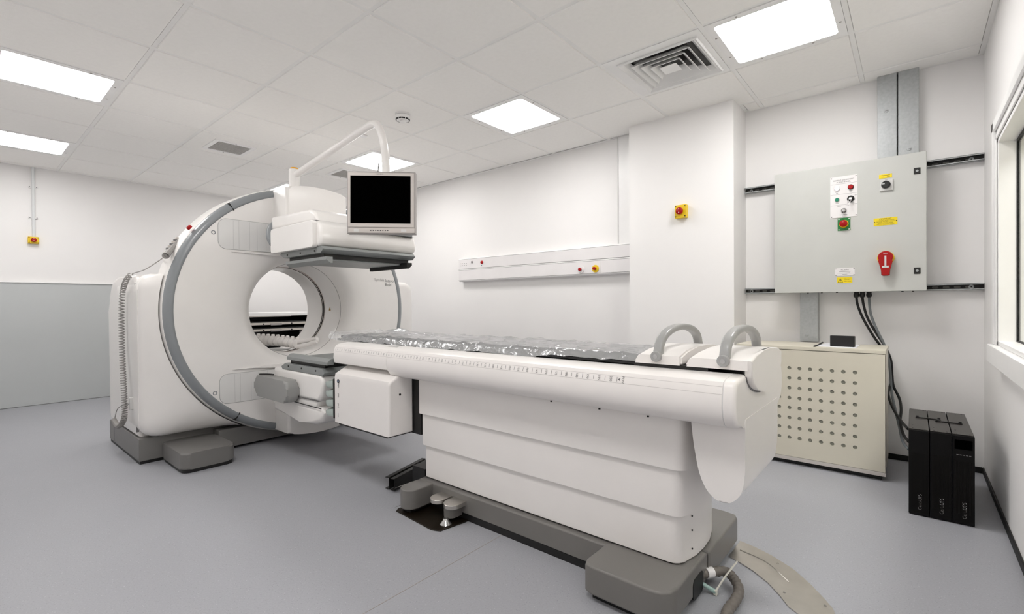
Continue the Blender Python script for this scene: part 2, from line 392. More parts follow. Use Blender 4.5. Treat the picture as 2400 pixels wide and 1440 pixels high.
# ceiling lights
names = {(1, 2): 'square ceiling light nearest the white wall pier', (4, 2): 'square ceiling light beside the square air diffuser near the control cabinet',
         (-2, 2): 'square ceiling light behind the monitor arm', (-5, 2): 'square ceiling light partly hidden behind the scanner hood',
         (-2, -2): 'square ceiling light at the upper left of the room', (-5, -2): 'square ceiling light closest to the left wall with the conduit',
         (1, -2): 'square ceiling light just peeping in at the top edge of the view', (4, -2): 'square ceiling light directly above the camera, out of frame'}
l0 = None
for ij in LIGHTS:
    if l0:
        r = dup(l0, (.6*(ij[0]-LIGHTS[0][0]), .6*(ij[1]-LIGHTS[0][1]), 0), names[ij])
        if ij[0] == 4:
            for c in r.children:
                if c.name.startswith('diffuser'): c.material_slots[0].link = 'OBJECT'; c.material_slots[0].material = DIFF2
        continue
    x0, y0 = cellx(ij[0]), celly(ij[1])
    l0 = thing('ceiling_light', names[ij], 'light', (x0+.3, y0+.3, CZ), 'square ceiling light panels')
    obj('frame', ring_plate(BM(), x0+.013, x0+.587, y0+.013, y0+.587, .004, x0+.052, x0+.548, y0+.052, y0+.548, .02, CZ-.004, CZ+.03), FRAMEW, l0, wn=False)
    obj('diffuser', prism(BM(), rrect(x0+.052, x0+.548, y0+.052, y0+.548, .02), 'z', CZ-.001, CZ+.004), DIFF, l0, wn=False)
    for u in (.17, .43):
        for (sx, sy) in ((u, .032), (u, .568), (.032, u), (.568, u)):
            obj('screw', cyl(BM(), 'z', (x0+sx, y0+sy), .006, CZ-.0055, CZ-.004, 8), SILV2, l0, wn=False)

# square four-way diffuser
x0, y0 = cellx(3), celly(2); cx, cy = x0+.32, y0+.315
dv = thing('air_diffuser', 'square four-way air diffuser with nested white louvres in the ceiling', 'vent', (x0+.3, y0+.3, CZ))
def sq(h): return [(cx-h, cy-h), (cx+h, cy-h), (cx+h, cy+h), (cx-h, cy+h)]
def ringsq(bm, prof):   # closed profile of (half size, z) swept round a square
    R = [[bm.verts.new((p[0], p[1], z)) for p in sq(h)] for h, z in prof]; n = len(R)
    for i in range(n):
        for k in range(4): bm.faces.new((R[i][k], R[(i+1) % n][k], R[(i+1) % n][(k+1) % 4], R[i][(k+1) % 4]))
    return bm
bq = ring_plate(BM(), x0+.013, x0+.587, y0+.013, y0+.587, .002, cx-.236, cx+.236, cy-.236, cy+.236, .002, CZ-.004, CZ+.006)
obj('frame', bq, FRAMEW, dv, wn=False)
obj('rim', ringsq(BM(), [(.238, CZ-.003), (.24, CZ-.012), (.232, CZ-.016), (.19, CZ+.02), (.186, CZ+.02), (.21, CZ-.002)]), FRAMEW, dv, wn=False)
for k, h in enumerate((.178, .136, .094)):
    obj('louvre', ringsq(BM(), [(h, CZ-.016), (h-.003, CZ-.018), (h-.036, CZ+.018), (h-.036, CZ+.021)]), FRAMEW, dv, wn=False)
bq = BM(); A = [bq.verts.new((p[0], p[1], CZ-.014)) for p in sq(.052)]; T = bq.verts.new((cx, cy, CZ+.024)); Bv = bq.verts.new((cx, cy, CZ-.006))
for k in range(4): bq.faces.new((A[k], A[(k+1) % 4], T)); bq.faces.new((A[(k+1) % 4], A[k], Bv))
obj('core', bq, FRAMEW, dv, wn=False)
obj('duct', box(BM(), cx-.2, cx+.2, cy-.2, cy+.2, CZ+.03, CZ+.05), BLACK, dv, wn=False)
# egg crate grilles
def grille(cx, cy, label):
    g = thing('air_grille', label, 'vent', (cx, cy, CZ), 'egg crate ceiling grilles')
    zt = CZ-.004
    obj('frame', ring_plate(BM(), cx-.175, cx+.175, cy-.17, cy+.17, .003, cx-.14, cx+.14, cy-.135, cy+.135, .002, zt-.008, zt+.002), FRAMEW, g, wn=False)
    bg = BM()
    for k in range(1, 22): box(bg, cx-.14+.28*k/22-.001, cx-.14+.28*k/22+.001, cy-.135, cy+.135, zt-.006, zt+.001)
    for k in range(1, 12): box(bg, cx-.14, cx+.14, cy-.135+.27*k/12-.001, cy-.135+.27*k/12+.001, zt-.006, zt+.001)
    obj('grid', bg, mat('grille_grey', (205, 203, 200), .5), g, wn=False, kind='stuff')
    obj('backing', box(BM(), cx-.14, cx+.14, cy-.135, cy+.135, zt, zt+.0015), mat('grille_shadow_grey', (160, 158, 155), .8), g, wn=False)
    for sx in (-.157, .157): obj('screw', cyl(BM(), 'z', (cx+sx, cy), .006, zt-.0095, zt-.008, 8), SILV2, g, wn=False)
grille(-4.77, 1.665, 'rectangular egg crate grille in the ceiling above the scanner ring')
grille(-4.77, 2.855, 'rectangular egg crate grille half hidden behind the monitor')
# smoke detector and sensor
q = W(944, 272, z=CZ-.02); sx, sy = q.x, q.y; zt = CZ-.004
sd = thing('smoke_detector', 'white round smoke detector with black slots on the ceiling', 'detector', (sx, sy, zt))
obj('base', lathe(BM(), [(zt, 0.0001), (zt, .056), (zt-.012, .056), (zt-.016, .05), (zt-.016, .0001)], 'z', sx, sy, 28), FRAMEW, sd)
obj('body', lathe(BM(), [(zt-.016, .001), (zt-.018, .055), (zt-.046, .052), (zt-.05, .047), (zt-.05, .001)], 'z', sx, sy, 28), FRAMEW, sd)
obj('cap', lathe(BM(), [(zt-.05, .001), (zt-.05, .022), (zt-.062, .026), (zt-.068, .018), (zt-.069, .001)], 'z', sx, sy, 24), FRAMEW, sd)
for k in range(12):
    a = 2*PI*k/12; bz = BM(); box(bz, -.011, .011, .0445, .0525, zt-.0505, zt-.040, .002)
    bmesh.ops.rotate(bz, verts=bz.verts, cent=(0, 0, 0), matrix=Matrix.Rotation(a, 3, 'Z')); bmesh.ops.translate(bz, verts=bz.verts, vec=(sx, sy, 0))
    obj('slot', bz, BLACK, sd, wn=False)
q = W(848, 313, z=CZ); sx, sy = q.x, q.y
sn = thing('ceiling_sensor', 'small white sensor bracket on the ceiling under the monitor arm', 'sensor', (sx, sy, zt))
obj('bracket', box(BM(), sx-.05, sx+.01, sy-.012, sy+.05, zt-.012, zt, .003), FRAMEW, sn)
obj('lens', cyl(BM(), 'z', (sx-.01, sy-.028), .014, zt-.014, zt, 12), PANELG, sn); obj('screw', cyl(BM(), 'z', (sx-.01, sy-.028), .005, zt-.016, zt-.014, 8), INKG, sn)

# ------------------------------------------------------------ scanner gantry
AY, AZ = 1.772, .985
sc = thing('scanner', 'large white ring scanner with a round bore, grey rim and two detector heads', 'scanner', (-4.1, AY, 0))
# rear body (side cheeks): rounded slab with the bore through it
def star_slab(bm, outline, r, x0, x1, n):
    R = []
    for x in (x0, x1):
        R.append([bm.verts.new((x, AY+r*math.cos(2*PI*k/n), AZ+r*math.sin(2*PI*k/n))) for k in range(n)])
        R.append([bm.verts.new((x, p[0], p[1])) for p in outline])
    for q_ in range(n):
        k, l = q_, (q_+1) % n
        bm.faces.new((R[0][k], R[1][k], R[1][l], R[0][l])); bm.faces.new((R[2][k], R[2][l], R[3][l], R[3][k]))
        bm.faces.new((R[1][k], R[3][k], R[3][l], R[1][l])); bm.faces.new((R[0][k], R[0][l], R[2][l], R[2][k]))
    return [e for e in bm.edges if all(abs(v.co.x-x1) < 1e-6 for v in e.verts) and all((v.co.y-AY)**2+(v.co.z-AZ)**2 > .5**2 for v in e.verts)]
def ray_rr(n, y0, y1, z0, z1, rc):
    out = []
    for k in range(n):
        a = 2*PI*k/n; dy, dz = math.cos(a), math.sin(a); lo, hi = .3, 3.
        for _ in range(40):
            t_ = (lo+hi)/2; y, z = AY+dy*t_, AZ+dz*t_
            px_, pz_ = max(y0+rc-y, y-(y1-rc), 0), max(z0+rc-z, z-(z1-rc), 0)
            if math.hypot(px_, pz_) <= rc: lo = t_
            else: hi = t_
        lo = max(lo, .52); out.append((AY+dy*lo, AZ+dz*lo))
    return out
bc = BM(); es = star_slab(bc, ray_rr(360, .774, 2.93, .165, 1.235, .10), .40, -4.35, -3.79, 360)
bmesh.ops.bevel(bc, geom=es, offset=.025, segments=4, affect='EDGES', profile=.5)
obj('rear_body', bc, WHITE, sc, angle=50)
# front covers that sweep from the cheeks up to the ring
OL = ray_rr(360, .774, 2.93, .165, 1.235, .10)
for side, ks in (('left', range(150, 262)), ('right', range(-82, 30))):
    b = BM(); rows = []
    for k in ks:
        a = 2*PI*k/360; oy, oz = OL[k % 360]; ro = math.hypot(oy-AY, oz-AZ)-.004; ri = .926
        if ro < ri+.006: continue
        row = []
        for t_ in (0, .04, .10, .2, .4, .7, 1):
            r_ = ro+(ri-ro)*t_; x = -3.79+.165*min(1, (t_/1.0)**.45)
            row.append(b.verts.new((x, AY+r_*math.cos(a), AZ+r_*math.sin(a))))
        row.append(b.verts.new((-3.80, AY+ri*math.cos(a), AZ+ri*math.sin(a))))
        rows.append((k, row))
    for (k0, r0), (k1, r1) in zip(rows, rows[1:]):
        if k1-k0 != 1: continue
        for i in range(len(r0)-1): b.faces.new((r0[i], r0[i+1], r1[i+1], r1[i]))
    for (k0, r0) in (rows[0], rows[-1]):
        b.faces.new(r0)
    obj('front_cover', b, WHITE, sc, angle=50)
# rear-left side cover, lower at the back
bc = BM(); sp = [(-3.86, .165), (-3.86, 1.18), (-3.89, 1.225), (-4.30, 1.225)]+[(-4.42+.24*math.cos(math.radians(a)), .985+.24*math.sin(math.radians(a))) for a in range(96, 181, 12)]+[(-4.66, .21), (-4.63, .165)]
prism(bc, sp, 'y', .778, 1.25, .03, 4)
obj('side_cover', bc, WHITE, sc, angle=50)
obj('cover_seam', box(BM(), -3.862, -3.857, .7765, .79, .20, 1.17), INKG, sc, wn=False)
b = BM(); box(b, -4.655, -3.797, .776, 2.92, .018, .165, .006); obj('plinth', b, PLINTH, sc)
obj('plinth_seam', box(BM(), -4.505, -4.5, .774, .78, .02, .16), INKG, sc, wn=False)
obj('kick_base', box(BM(), -4.65, -3.802, .781, 2.91, 0, .020), BLACK, sc)
b = BM(); prism(b, rrect(-3.8, -3.362, .895, 1.195, .05, 5), 'z', .022, .122, .012, 3); obj('foot', b, PLINTH, sc)
obj('foot_pad', prism(BM(), rrect(-3.795, -3.37, .903, 1.187, .045, 5), 'z', 0, .022), BLACK, sc)
b = BM(); box(b, -3.8, -3.69, 1.2, 2.35, .02, .15, .006); obj('front_plinth', b, PLINTH, sc)
# drum behind the ring
obj('drum', lathe(BM(), [(-3.60, .90), (-3.605, .912), (-3.63, .92), (-3.78, .922), (-3.84, .91), (-3.86, .88), (-4.3, .80), (-4.3, .42)], 'x', AY, AZ, 96), WHITE, sc, angle=40)
ring = obj('rim_ring', lathe(BM(), [(-3.64, .900), (-3.632, .912), (-3.615, .913), (-3.597, .909), (-3.582, .900), (-3.571, .887), (-3.566, .872), (-3.569, .861), (-3.578, .856), (-3.60, .855)], 'x', AY, AZ, 128, True), RINGG, sc, angle=60)
for a in (126, 236, 304, 54):
    t_ = math.radians(a); bz = BM(); box(bz, -3.612, -3.5665, .854, .912, -.003, .003)
    bmesh.ops.rotate(bz, verts=bz.verts, cent=(0, 0, 0), matrix=Matrix.Rotation(t_, 3, 'X')); bmesh.ops.translate(bz, verts=bz.verts, vec=(0, AY, AZ))
    obj('joint', bz, DARK, ring, wn=False)
fprof = [(-3.60, .862), (-3.578, .862), (-3.574, .858), (-3.574, .60), (-3.577, .52), (-3.59, .455), (-3.62, .41), (-3.66, .380), (-3.70, .366)]
face = obj('face_plate', lathe(BM(), fprof, 'x', AY, AZ, 128), WHITE, sc, angle=60)
bore = obj('bore_liner', lathe(BM(), [(-3.70, .366), (-3.705, .3655), (-3.72, .362), (-3.94, .349)], 'x', AY, AZ, 128), WHITE, sc, angle=60)
obj('lip_line', lathe(BM(), [(-3.6995, .3668), (-3.7025, .3640), (-3.703, .3668)], 'x', AY, AZ, 128, True), INKG, bore, wn=False)
obj('bore_gap', lathe(BM(), [(-3.935, .3485), (-3.945, .36), (-3.965, .36), (-3.972, .345)], 'x', AY, AZ, 96), mat('bore_gap_dark', (30, 22, 18), .5), bore)
obj('gap_trim', lathe(BM(), [(-3.93, .3495), (-3.934, .3440), (-3.940, .3480)], 'x', AY, AZ, 96), SILVER, bore)
obj('bore_tunnel', lathe(BM(), [(-3.968, .352), (-3.975, .343), (-4.0, .341), (-4.21, .338), (-4.225, .345), (-4.225, .42)], 'x', AY, AZ, 128), WHITE, sc, angle=50)
# warning triangle in the bore, right side
b = BM(); yb_, zb_ = AY+.353, .985
prism(b, [(-3.872, zb_-.012), (-3.846, zb_-.012), (-3.859, zb_+.014)], 'y', yb_-.0025, yb_+.004); obj('warning_mark', b, mat('warning_amber', (150, 110, 40), .6), sc, wn=False)
# grooved side inserts on the face
for z0, z1 in ((1.408, 1.612), (.353, .552)):
    g = obj('face_insert', prism(BM(), rrect(1.172, 1.60, z0, z1, .05, 6), 'x', -3.575, -3.5715, .001, 1), mat('insert_plastic', (226, 225, 223), .35), sc)
    bo = BM(); A = rrect(1.169, 1.603, z0-.003, z1+.003, .053, 6); Bq = rrect(1.172, 1.60, z0, z1, .05, 6); n_ = len(A)
    R = [[bo.verts.new((-3.5735, p[0], p[1])) for p in A], [bo.verts.new((-3.5728, p[0], p[1])) for p in Bq]]
    for k in range(n_): bo.faces.new((R[0][k], R[1][k], R[1][(k+1) % n_], R[0][(k+1) % n_]))
    obj('insert_edge', bo, mat('insert_shadow_line', (172, 171, 169), .5), g, wn=False)
    for gy in (1.265, 1.30, 1.37, 1.42, 1.48):
        obj('groove', box(BM(), -3.5716, -3.5711, gy-.0012, gy+.0012, z0+.004, z1-.004), mat('groove_grey', (206, 205, 203), .5), g, wn=False)
for zc in (1.512, .434):
    obj('plug', lathe(BM(), [(-3.5737, .014), (-3.572, .013), (-3.572, .009), (-3.5737, .0085)], 'x', 1.143, zc, 24), RINGG, sc)
# soft ledges above and below the bore
for s_ in (1, -1):
    zz = AZ+s_*.405; b = BM()
    prism(b, [(1.25, zz), (1.62, zz-s_*.012), (1.9, zz-s_*.012), (2.28, zz), (1.9, zz+s_*.02), (1.62, zz+s_*.02)], 'x', -3.585, -3.562, .006, 2)
    obj('ledge', b, WHITE, sc)
b = BM(); text(b, 'Symbia', .036, W(900, 657, x=-3.573), (0, 1, 0), (0, 0, 1), 'RIGHT'); obj('lettering', b, mat('pale_grey_ink', (178, 175, 173), .6), sc, wn=False)
b = BM(); text(b, 'Intevo', .036, W(902.5, 658.5, x=-3.573), (0, 1, 0), (0, 0, 1), 'LEFT'); text(b, 'Bold', .036, W(902.5, 668, x=-3.573), (0, 1, 0), (0, 0, 1), 'LEFT')
obj('lettering', b, INKG, sc, wn=False)
def on_drum(px_, py_, rr):
    x = -3.60
    while x > -4.1:
        p = W(px_, py_, x=x)
        if math.hypot(p.y-AY, p.z-AZ) > rr: return p
        x -= .004
    return W(px_, py_, x=-3.8)
# red emergency button on the drum shoulder
q = on_drum(443, 533, .925); a_ = math.atan2(q.z-AZ, q.y-AY); ex, ey, ez = q.x, q.y, q.z
b = BM()
lathe(b, [(-.01, .001), (-.01, .017), (.004, .017), (.010, .011), (.011, .001)], 'z', 0, 0, 16)
bmesh.ops.rotate(b, verts=b.verts, cent=(0, 0, 0), matrix=Matrix.Rotation(a_-PI/2, 3, 'X')); bmesh.ops.translate(b, verts=b.verts, vec=(ex, ey, ez))
obj('emergency_button', b, RED, sc)
# radial arms (hood above, counterpart below)
def arm(s_):
    hw = .235; pts = []
    for k in range(13):
        y = AY-hw+2*hw*k/12; r_ = .905; pts.append((y, AZ+s_*math.sqrt(r_*r_-(y-AY)**2)))
    zb = AZ+s_*.50
    poly = [(AY-hw, zb)]+pts+[(AY+hw, zb)]
    if s_ < 0: poly = poly[::-1]
    b_ = BM(); prism(b_, poly, 'x', -3.6, -3.37, .022, 4); obj('radial_arm', b_, WHITE, sc, angle=45)
arm(1); arm(-1)
# detector heads: built for the upper head, mirrored through the axis for the lower
def head(s_, tag_):
    Z = lambda z: z if s_ > 0 else 2*AZ-z
    def bx(bm, x0, x1, y0, y1, z0, z1, bev=.0, seg=2): return box(bm, x0, x1, y0, y1, min(Z(z0), Z(z1)), max(Z(z0), Z(z1)), bev, seg)
    pr = lambda pts: [(p[0], Z(p[1])) for p in pts]
    h = obj('detector_head', prism(BM(), pr([(-3.34, 1.372), (-2.72, 1.372), (-2.69, 1.392), (-2.683, 1.43), (-2.70, 1.492), (-2.735, 1.532), (-3.34, 1.545)]), 'y', 1.425, 2.135, .022, 4), WHITE, sc, label='upper white detector head' if s_ > 0 else 'lower white detector head', angle=50)
    obj('upper_shell', prism(BM(), pr([(-3.37, 1.54), (-2.745, 1.527), (-2.775, 1.585), (-2.83, 1.612), (-3.37, 1.628)]), 'y', 1.432, 2.11, .02, 3), WHITE, h, angle=45)
    obj('groove', bx(BM(), -3.33, -2.7405, 1.4275, 2.128, 1.5295, 1.5335), INKG, h, wn=False)
    obj('trim_strip', bx(BM(), -2.73, -2.688, 1.63, 2.105, 1.492, 1.516, .004), RINGG, h)
    obj('strip_gap', bx(BM(), -2.72, -2.684, 1.63, 2.11, 1.488, 1.492), BLACK, h, wn=False)
    obj('collimator', prism(BM(), pr([(-3.22, 1.374), (-2.69, 1.374), (-2.668, 1.356), (-2.70, 1.332), (-3.18, 1.332), (-3.235, 1.356)]), 'y', 1.43, 2.115, .004, 2), COLLI, h)
    obj('collimator_gap', bx(BM(), -3.165, -2.72, 1.462, 2.09, 1.304, 1.333), BLACK, h)
    obj('collimator_plate', bx(BM(), -3.16, -2.73, 1.47, 2.05, 1.292, 1.306, .004), COLLI, h)
    obj('touch_rail', prism(BM(), [(1.437, Z(1.308)), (1.480, Z(1.308)), (1.480, Z(1.270)), (1.462, Z(1.270)), (1.437, Z(1.290))], 'x', -3.17, -2.645, .004, 2), COLLI, h)
    obj('touch_rail', prism(BM(), [(2.025, Z(1.308)), (2.07, Z(1.308)), (2.07, Z(1.290)), (2.045, Z(1.268)), (2.025, Z(1.268))], 'x', -3.1, -2.65, .004, 2), DARK if s_ > 0 else COLLI, h)
    for x_ in (-3.13, -2.95, -2.77): obj('screw', cyl(BM(), 'y', (x_, Z(1.349)), .006, 1.428, 1.431, 8), DARK, h, wn=False)
    if s_ > 0:
        obj('side_panel', prism(BM(), rrect(-3.3, -2.728, 1.367, 1.53, .022, 4), 'y', 1.395, 1.43, .006, 2), WHITE, h, label='flat white end panel')
        b_ = BM(); tube(b_, [(-3.46, 1.50, 1.60), (-3.46, 1.47, 1.56), (-3.44, 1.455, 1.50), (-3.40, 1.46, 1.45)], .028, 12); obj('cable_sleeve', b_, RINGG, h)
    else:
        obj('side_pad', prism(BM(), rrect(-3.46, -2.965, .405, .545, .05, 6), 'y', 1.345, 1.425, .02, 4), PADG, h, label='rounded grey plastic end pad')
        b_ = BM(); tube(b_, [(-3.40, 1.36, .552), (-3.33, 1.38, .556), (-3.28, 1.40, .555)], .006, 8); obj('catch', b_, DARK, h)
        obj('lower_bowl', prism(BM(), [(-3.36, .40), (-2.72, .40), (-2.69, .372), (-2.71, .32), (-2.80, .285), (-2.98, .278), (-3.36, .30)], 'y', 1.43, 2.12, .03, 4), WHITE, h, angle=50)
        obj('seam', box(BM(), -3.05, -2.7, 1.4235, 1.428, .398, .402), DARK, h, wn=False)
head(1, 'upper'); head(-1, 'lower')
# right rear: white cable hose lying in the bore
hs = thing('ribbed_hose', 'white ribbed plastic hose lying in the bottom of the bore', 'hose', (-4.13, AY, .63))
P0, P1 = W(606, 798, x=-4.18), W(697, 806, x=-3.90)
for k in range(9):
    f_ = k/8; p = P0.lerp(P1, f_); p.z += .006*math.sin(f_*PI)
    d_ = (P1-P0).normalized(); b = BM()
    lathe(b, [(-.016, .030), (-.011, .042), (.011, .042), (.016, .030)], 'x', 0, 0, 16, True)
    bmesh.ops.rotate(b, verts=b.verts, cent=(0, 0, 0), matrix=d_.to_track_quat('X', 'Z').to_matrix()); bmesh.ops.translate(b, verts=b.verts, vec=p)
    box(b, p.x-.012, p.x+.012, p.y-.013, p.y+.013, p.z+.036, p.z+.056, .006)
    obj('rib', b, WHITE2, hs)
b = BM(); tube(b, [P0, P0.lerp(P1, .5)+Vector((0, 0, .006)), P1], .031, 12); obj('core', b, WHITE2, hs)
for dz, dx in ((.014, 0), (-.022, .02)):
    b = BM(); tube(b, [P1+Vector((dx, -.02, dz)), W(716, 803, x=-3.83+dx)+Vector((0, 0, dz)), W(742, 797, x=-3.75+dx)+Vector((0, 0, dz*.6))], .017, 12); obj('tail', b, WHITE2, hs)
b = BM(); lathe(b, [(-.012, .02), (-.012, .028), (.012, .028), (.012, .02)], 'y', W(740, 797, x=-3.755).x, W(740, 797, x=-3.755).z, 16, True)
bmesh.ops.translate(b, verts=b.verts, vec=(0, W(740, 797, x=-3.755).y, 0)); obj('collar', b, WHITE2, hs)
obj('cradle', box(BM(), -4.22, -4.0, 1.66, 1.98, .632, .655, .006), PADG, hs)

# hand control with coiled cord on the left shoulder
hc = thing('hand_control', 'grey hand control clipped on the scanner shoulder with a coiled cord', 'remote', (-3.86, .76, .2))
A_, B_ = on_drum(430, 549, .938), on_drum(388, 600, .950)
d_ = (B_-A_)
b = BM(); tube(b, [A_, A_.lerp(B_, .5), A_.lerp(B_, .95), B_], lambda t_: .006+.015*min(1, t_*1.6) if t_ < .93 else .010, 10, 4); obj('body', b, CORD, hc)
for k in range(6):
    p = A_.lerp(B_, .25+.1*k)+Vector((0, -.014, .006)); b = BM(); box(b, p.x-.009, p.x+.009, p.y-.009, p.y+.009, p.z-.008, p.z+.008, .002); obj('button', b, INKG if k % 2 else SILVER, hc)
b = BM(); q1 = W(312, 645, x=-3.90)
tube(b, [B_, W(372, 612, x=-3.87), W(340, 632, x=-3.88), q1+Vector((0, 0, .01)), q1], .0035, 6); obj('straight_cord', b, CORD, hc)
pts = [q1, W(302, 658, y=.763), W(293, 690, y=.762), W(291, 760, y=.758), W(294, 860, y=.752), W(298, 940, y=.745), W(298, 975, y=.742), W(292, 992, y=.738), W(282, 998, y=.738), W(273, 985, y=.742)]
P = crom(pts, 40); b = BM(); acc = 0; H = []
T_ = [(P[min(i+1, len(P)-1)]-P[max(i-1, 0)]).normalized() for i in range(len(P))]
tot = sum((P[i+1]-P[i]).length for i in range(len(P)-1)); turns = 88
ux = Vector((0, -1, 0)); s0 = 0
dense = []
for i in range(len(P)-1):
    for k in range(3):
        dense.append((P[i].lerp(P[i+1], k/3), T_[i], (P[i+1]-P[i]).length/3))
for p, t_, ln in dense:
    s0 += ln; u = (ux-t_*ux.dot(t_)).normalized(); v = t_.cross(u)
    fr = s0/tot; ph = 2*PI*turns*(fr**.8); H.append(p+.0125*(math.cos(ph)*v+math.sin(ph)*u)+Vector((0, -.012, 0)))
# resample helix finely
H = []
import bisect
cum = [0]
for p, t_, ln in dense: cum.append(cum[-1]+ln)
NS = turns*8
for i in range(NS+1):
    fr = 1-(1-i/NS)**1.35; s_ = fr*tot*.999; j = min(max(bisect.bisect(cum, s_)-1, 0), len(dense)-1)
    p, t_, ln = dense[j]; p = p+t_*(s_-cum[j]); u = (ux-t_*ux.dot(t_)).normalized(); v = t_.cross(u)
    ph = 2*PI*i/8; H.append(p+.014*(math.cos(ph)*v+math.sin(ph)*u)+Vector((0, -.014, 0)))
tube(b, H, .0038, 5, 0); obj('coiled_cord', b, CORD, hc, wn=False)
b = BM(); tube(b, [pts[-1]+Vector((0, -.012, 0)), W(275, 960, y=.745), W(290, 950, y=.745), W(303, 947, y=.755)], .003, 6); obj('cord_tail', b, CORD, hc)
obj('socket', box(BM(), -3.94, -3.915, .755, .778, .34, .42, .004), PANELG, hc)

# ------------------------------------------------------------ monitor on its arm
mb = W(690, 432, x=-3.46)
HT = AZ+math.sqrt(.905**2-(mb.y-AY)**2)-.012
mo = thing('monitor', 'silver framed black screen monitor hanging from a white arm on the scanner', 'monitor', (mb.x, mb.y, HT))
MD = 2.86
def at_depth(px, py, d): return Vector((0, 0, CAMZ))+d*((px-1200)/FPX*RX-(py-720)/FPX*UX+FX)
dpost = (mb-Vector((0, 0, CAMZ))).dot(FX)
pt = at_depth(691, 398, dpost)
b = BM(); cyl(b, 'z', (mb.x, mb.y), .037, HT, pt.z, 24, bev=.004); obj('post', b, WHITE, mo)
b = BM(); cyl(b, 'z', (mb.x, mb.y), .026, pt.z, pt.z+.014, 24, bev=.004); obj('cap', b, ORANGE, mo, label='amber post cap')
mback = at_depth(893, 470, MD+.05)
s0_ = Vector((mb.x, mb.y, pt.z-.045)); tp = at_depth(872, 290, MD+.12); el = at_depth(898, 330, MD+.04)
b = BM(); tube(b, [s0_, s0_.lerp(tp, .3), s0_.lerp(tp, .62), s0_.lerp(tp, .88), at_depth(881, 291, MD+.08), el, at_depth(904, 385, MD+.05), at_depth(904, 420, MD+.05)], .0235, 16, 10); obj('arm', b, WHITE, mo)
obj('arm_collar', tube(BM(), [at_depth(904, 362, MD+.05), at_depth(904, 372, MD+.05)], .026, 16, 0), WHITE, mo)
b = BM(); tube(b, [at_depth(888, 383, MD+.02), at_depth(886, 402, MD+.02)], .004, 8, 0); obj('latch_wire', b, INKG, mo)
# monitor body in its own frame: x right, y up, z towards viewer
mx = (RX*math.cos(.10)-FX*-math.sin(.10)); mx = (RX+FX*.06).normalized()
my = (UX*1.0).normalized(); my = (my-mx*my.dot(mx)).normalized(); mz = mx.cross(my)
mc = at_depth(893.5, 475, MD); pxm = MD/FPX
def mon(u, v, d): return mc+mx*u*pxm+my*v*pxm+mz*d
def mbox(u0, u1, v0, v1, d0, d1, mt, name, parent=mo, bev=0, label=None):
    bb_ = BM(); box(bb_, u0*pxm, u1*pxm, v0*pxm, v1*pxm, d0, d1, bev)
    Mx = Matrix((mx, my, mz)).transposed().to_4x4(); Mx.translation = mc
    bmesh.ops.transform(bb_, matrix=Mx, verts=bb_.verts); return obj(name, bb_, mt, parent, label=label)
hsg = mbox(-79.5, 79.5, -73, 73, -.06, -.004, SILV2, 'housing', bev=.004)
mbox(-77, 76, -58, 70, -.01, 0, SILVER, 'bezel', hsg, .003); mbox(-76, 77, -71, -60, -.01, .001, SILVER, 'control_bar', hsg, .002)
mbox(-71, 68, -48.5, 62.5, -.004, .0012, SCREEN, 'screen', hsg)
for k in range(8): mbox(-24+5.6*k-1.1, -24+5.6*k+1.1, -66.6, -64.4, 0, .003, INK, 'button', hsg)
for u in (-57, 52): mbox(u-6, u+6, -68.5, -62.5, 0, .002, PANELG, 'speaker', hsg)
b = BM(); text(b, 'SIEMENS', .011, mon(-3, 66.5, 0), mx, my); obj('lettering', b, INKG, hsg, wn=False)
mbox(-30, 30, -25, 25, -.085, -.06, WHITE, 'rear_mount', hsg, .005)

# ------------------------------------------------------------ patient table
TY = 1.767
tb = thing('patient_table', 'long white patient table on a tiered lift column and grey base', 'table', (-1.25, TY, 0))
obj('base', prism(BM(), [(-1.95, 1.56), (-.6, 1.56), (-.6, 2.0), (-1.95, 2.0)], 'z', .03, .122, .007, 3), TAUPE, tb)
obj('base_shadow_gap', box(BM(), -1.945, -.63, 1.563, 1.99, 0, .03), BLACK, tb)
def foot(name, pts, z0, z1, bev=.009): return obj(name, prism(BM(), pts, 'z', z0, z1, bev, 3), TAUPE, tb, angle=45)
e_ = [(-.565, 1.47), (-.575, 1.432), (-.597, 1.41), (-.635, 1.402)]
ft = foot('end_foot', [(-.84, 1.402), (-.868, 1.412), (-.878, 1.44), (-.878, 1.57), (-.70, 1.745), (-.565, 1.745)]+e_, .024, .124)
foot('end_foot', [(-.72, 1.752), (-.563, 1.752), (-.558, 1.76), (-.56, 2.11), (-.575, 2.14), (-.62, 2.15), (-.84, 2.15), (-.86, 2.12), (-.86, 1.9), (-.72, 1.9)], .024, .123)
obj('cable_port', prism(BM(), rrect(1.60, 1.70, .012, .085, .02, 4), 'x', -.569, -.5635), BLACK, tb)
obj('foot_pad', box(BM(), -.85, -.63, 1.43, 1.56, 0, .024), BLACK, tb); obj('foot_pad', box(BM(), -.84, -.6, 1.95, 2.12, 0, .024), BLACK, tb)
pil = [(-1.952, 1.62), (-1.952, 1.46)]+[(-1.90+.052*math.cos(math.radians(a)), 1.465+.05*math.sin(math.radians(a))) for a in range(180, 361, 18)]+[(-1.848, 1.60)]
foot('front_pillar', pil, .022, .118, .006)
obj('pillar_pad', box(BM(), -1.93, -1.87, 1.44, 1.56, .004, .022), BLACK, tb)
obj('pedal_plate', prism(BM(), [(-1.955, 1.62), (-1.96, 1.43), (-1.945, 1.41), (-1.66, 1.393), (-1.62, 1.41), (-1.598, 1.545), (-1.6, 1.62)], 'z', 0, .005, .001, 1), mat('dark_brown_plate', (34, 26, 18), .3, metal=.4), tb)
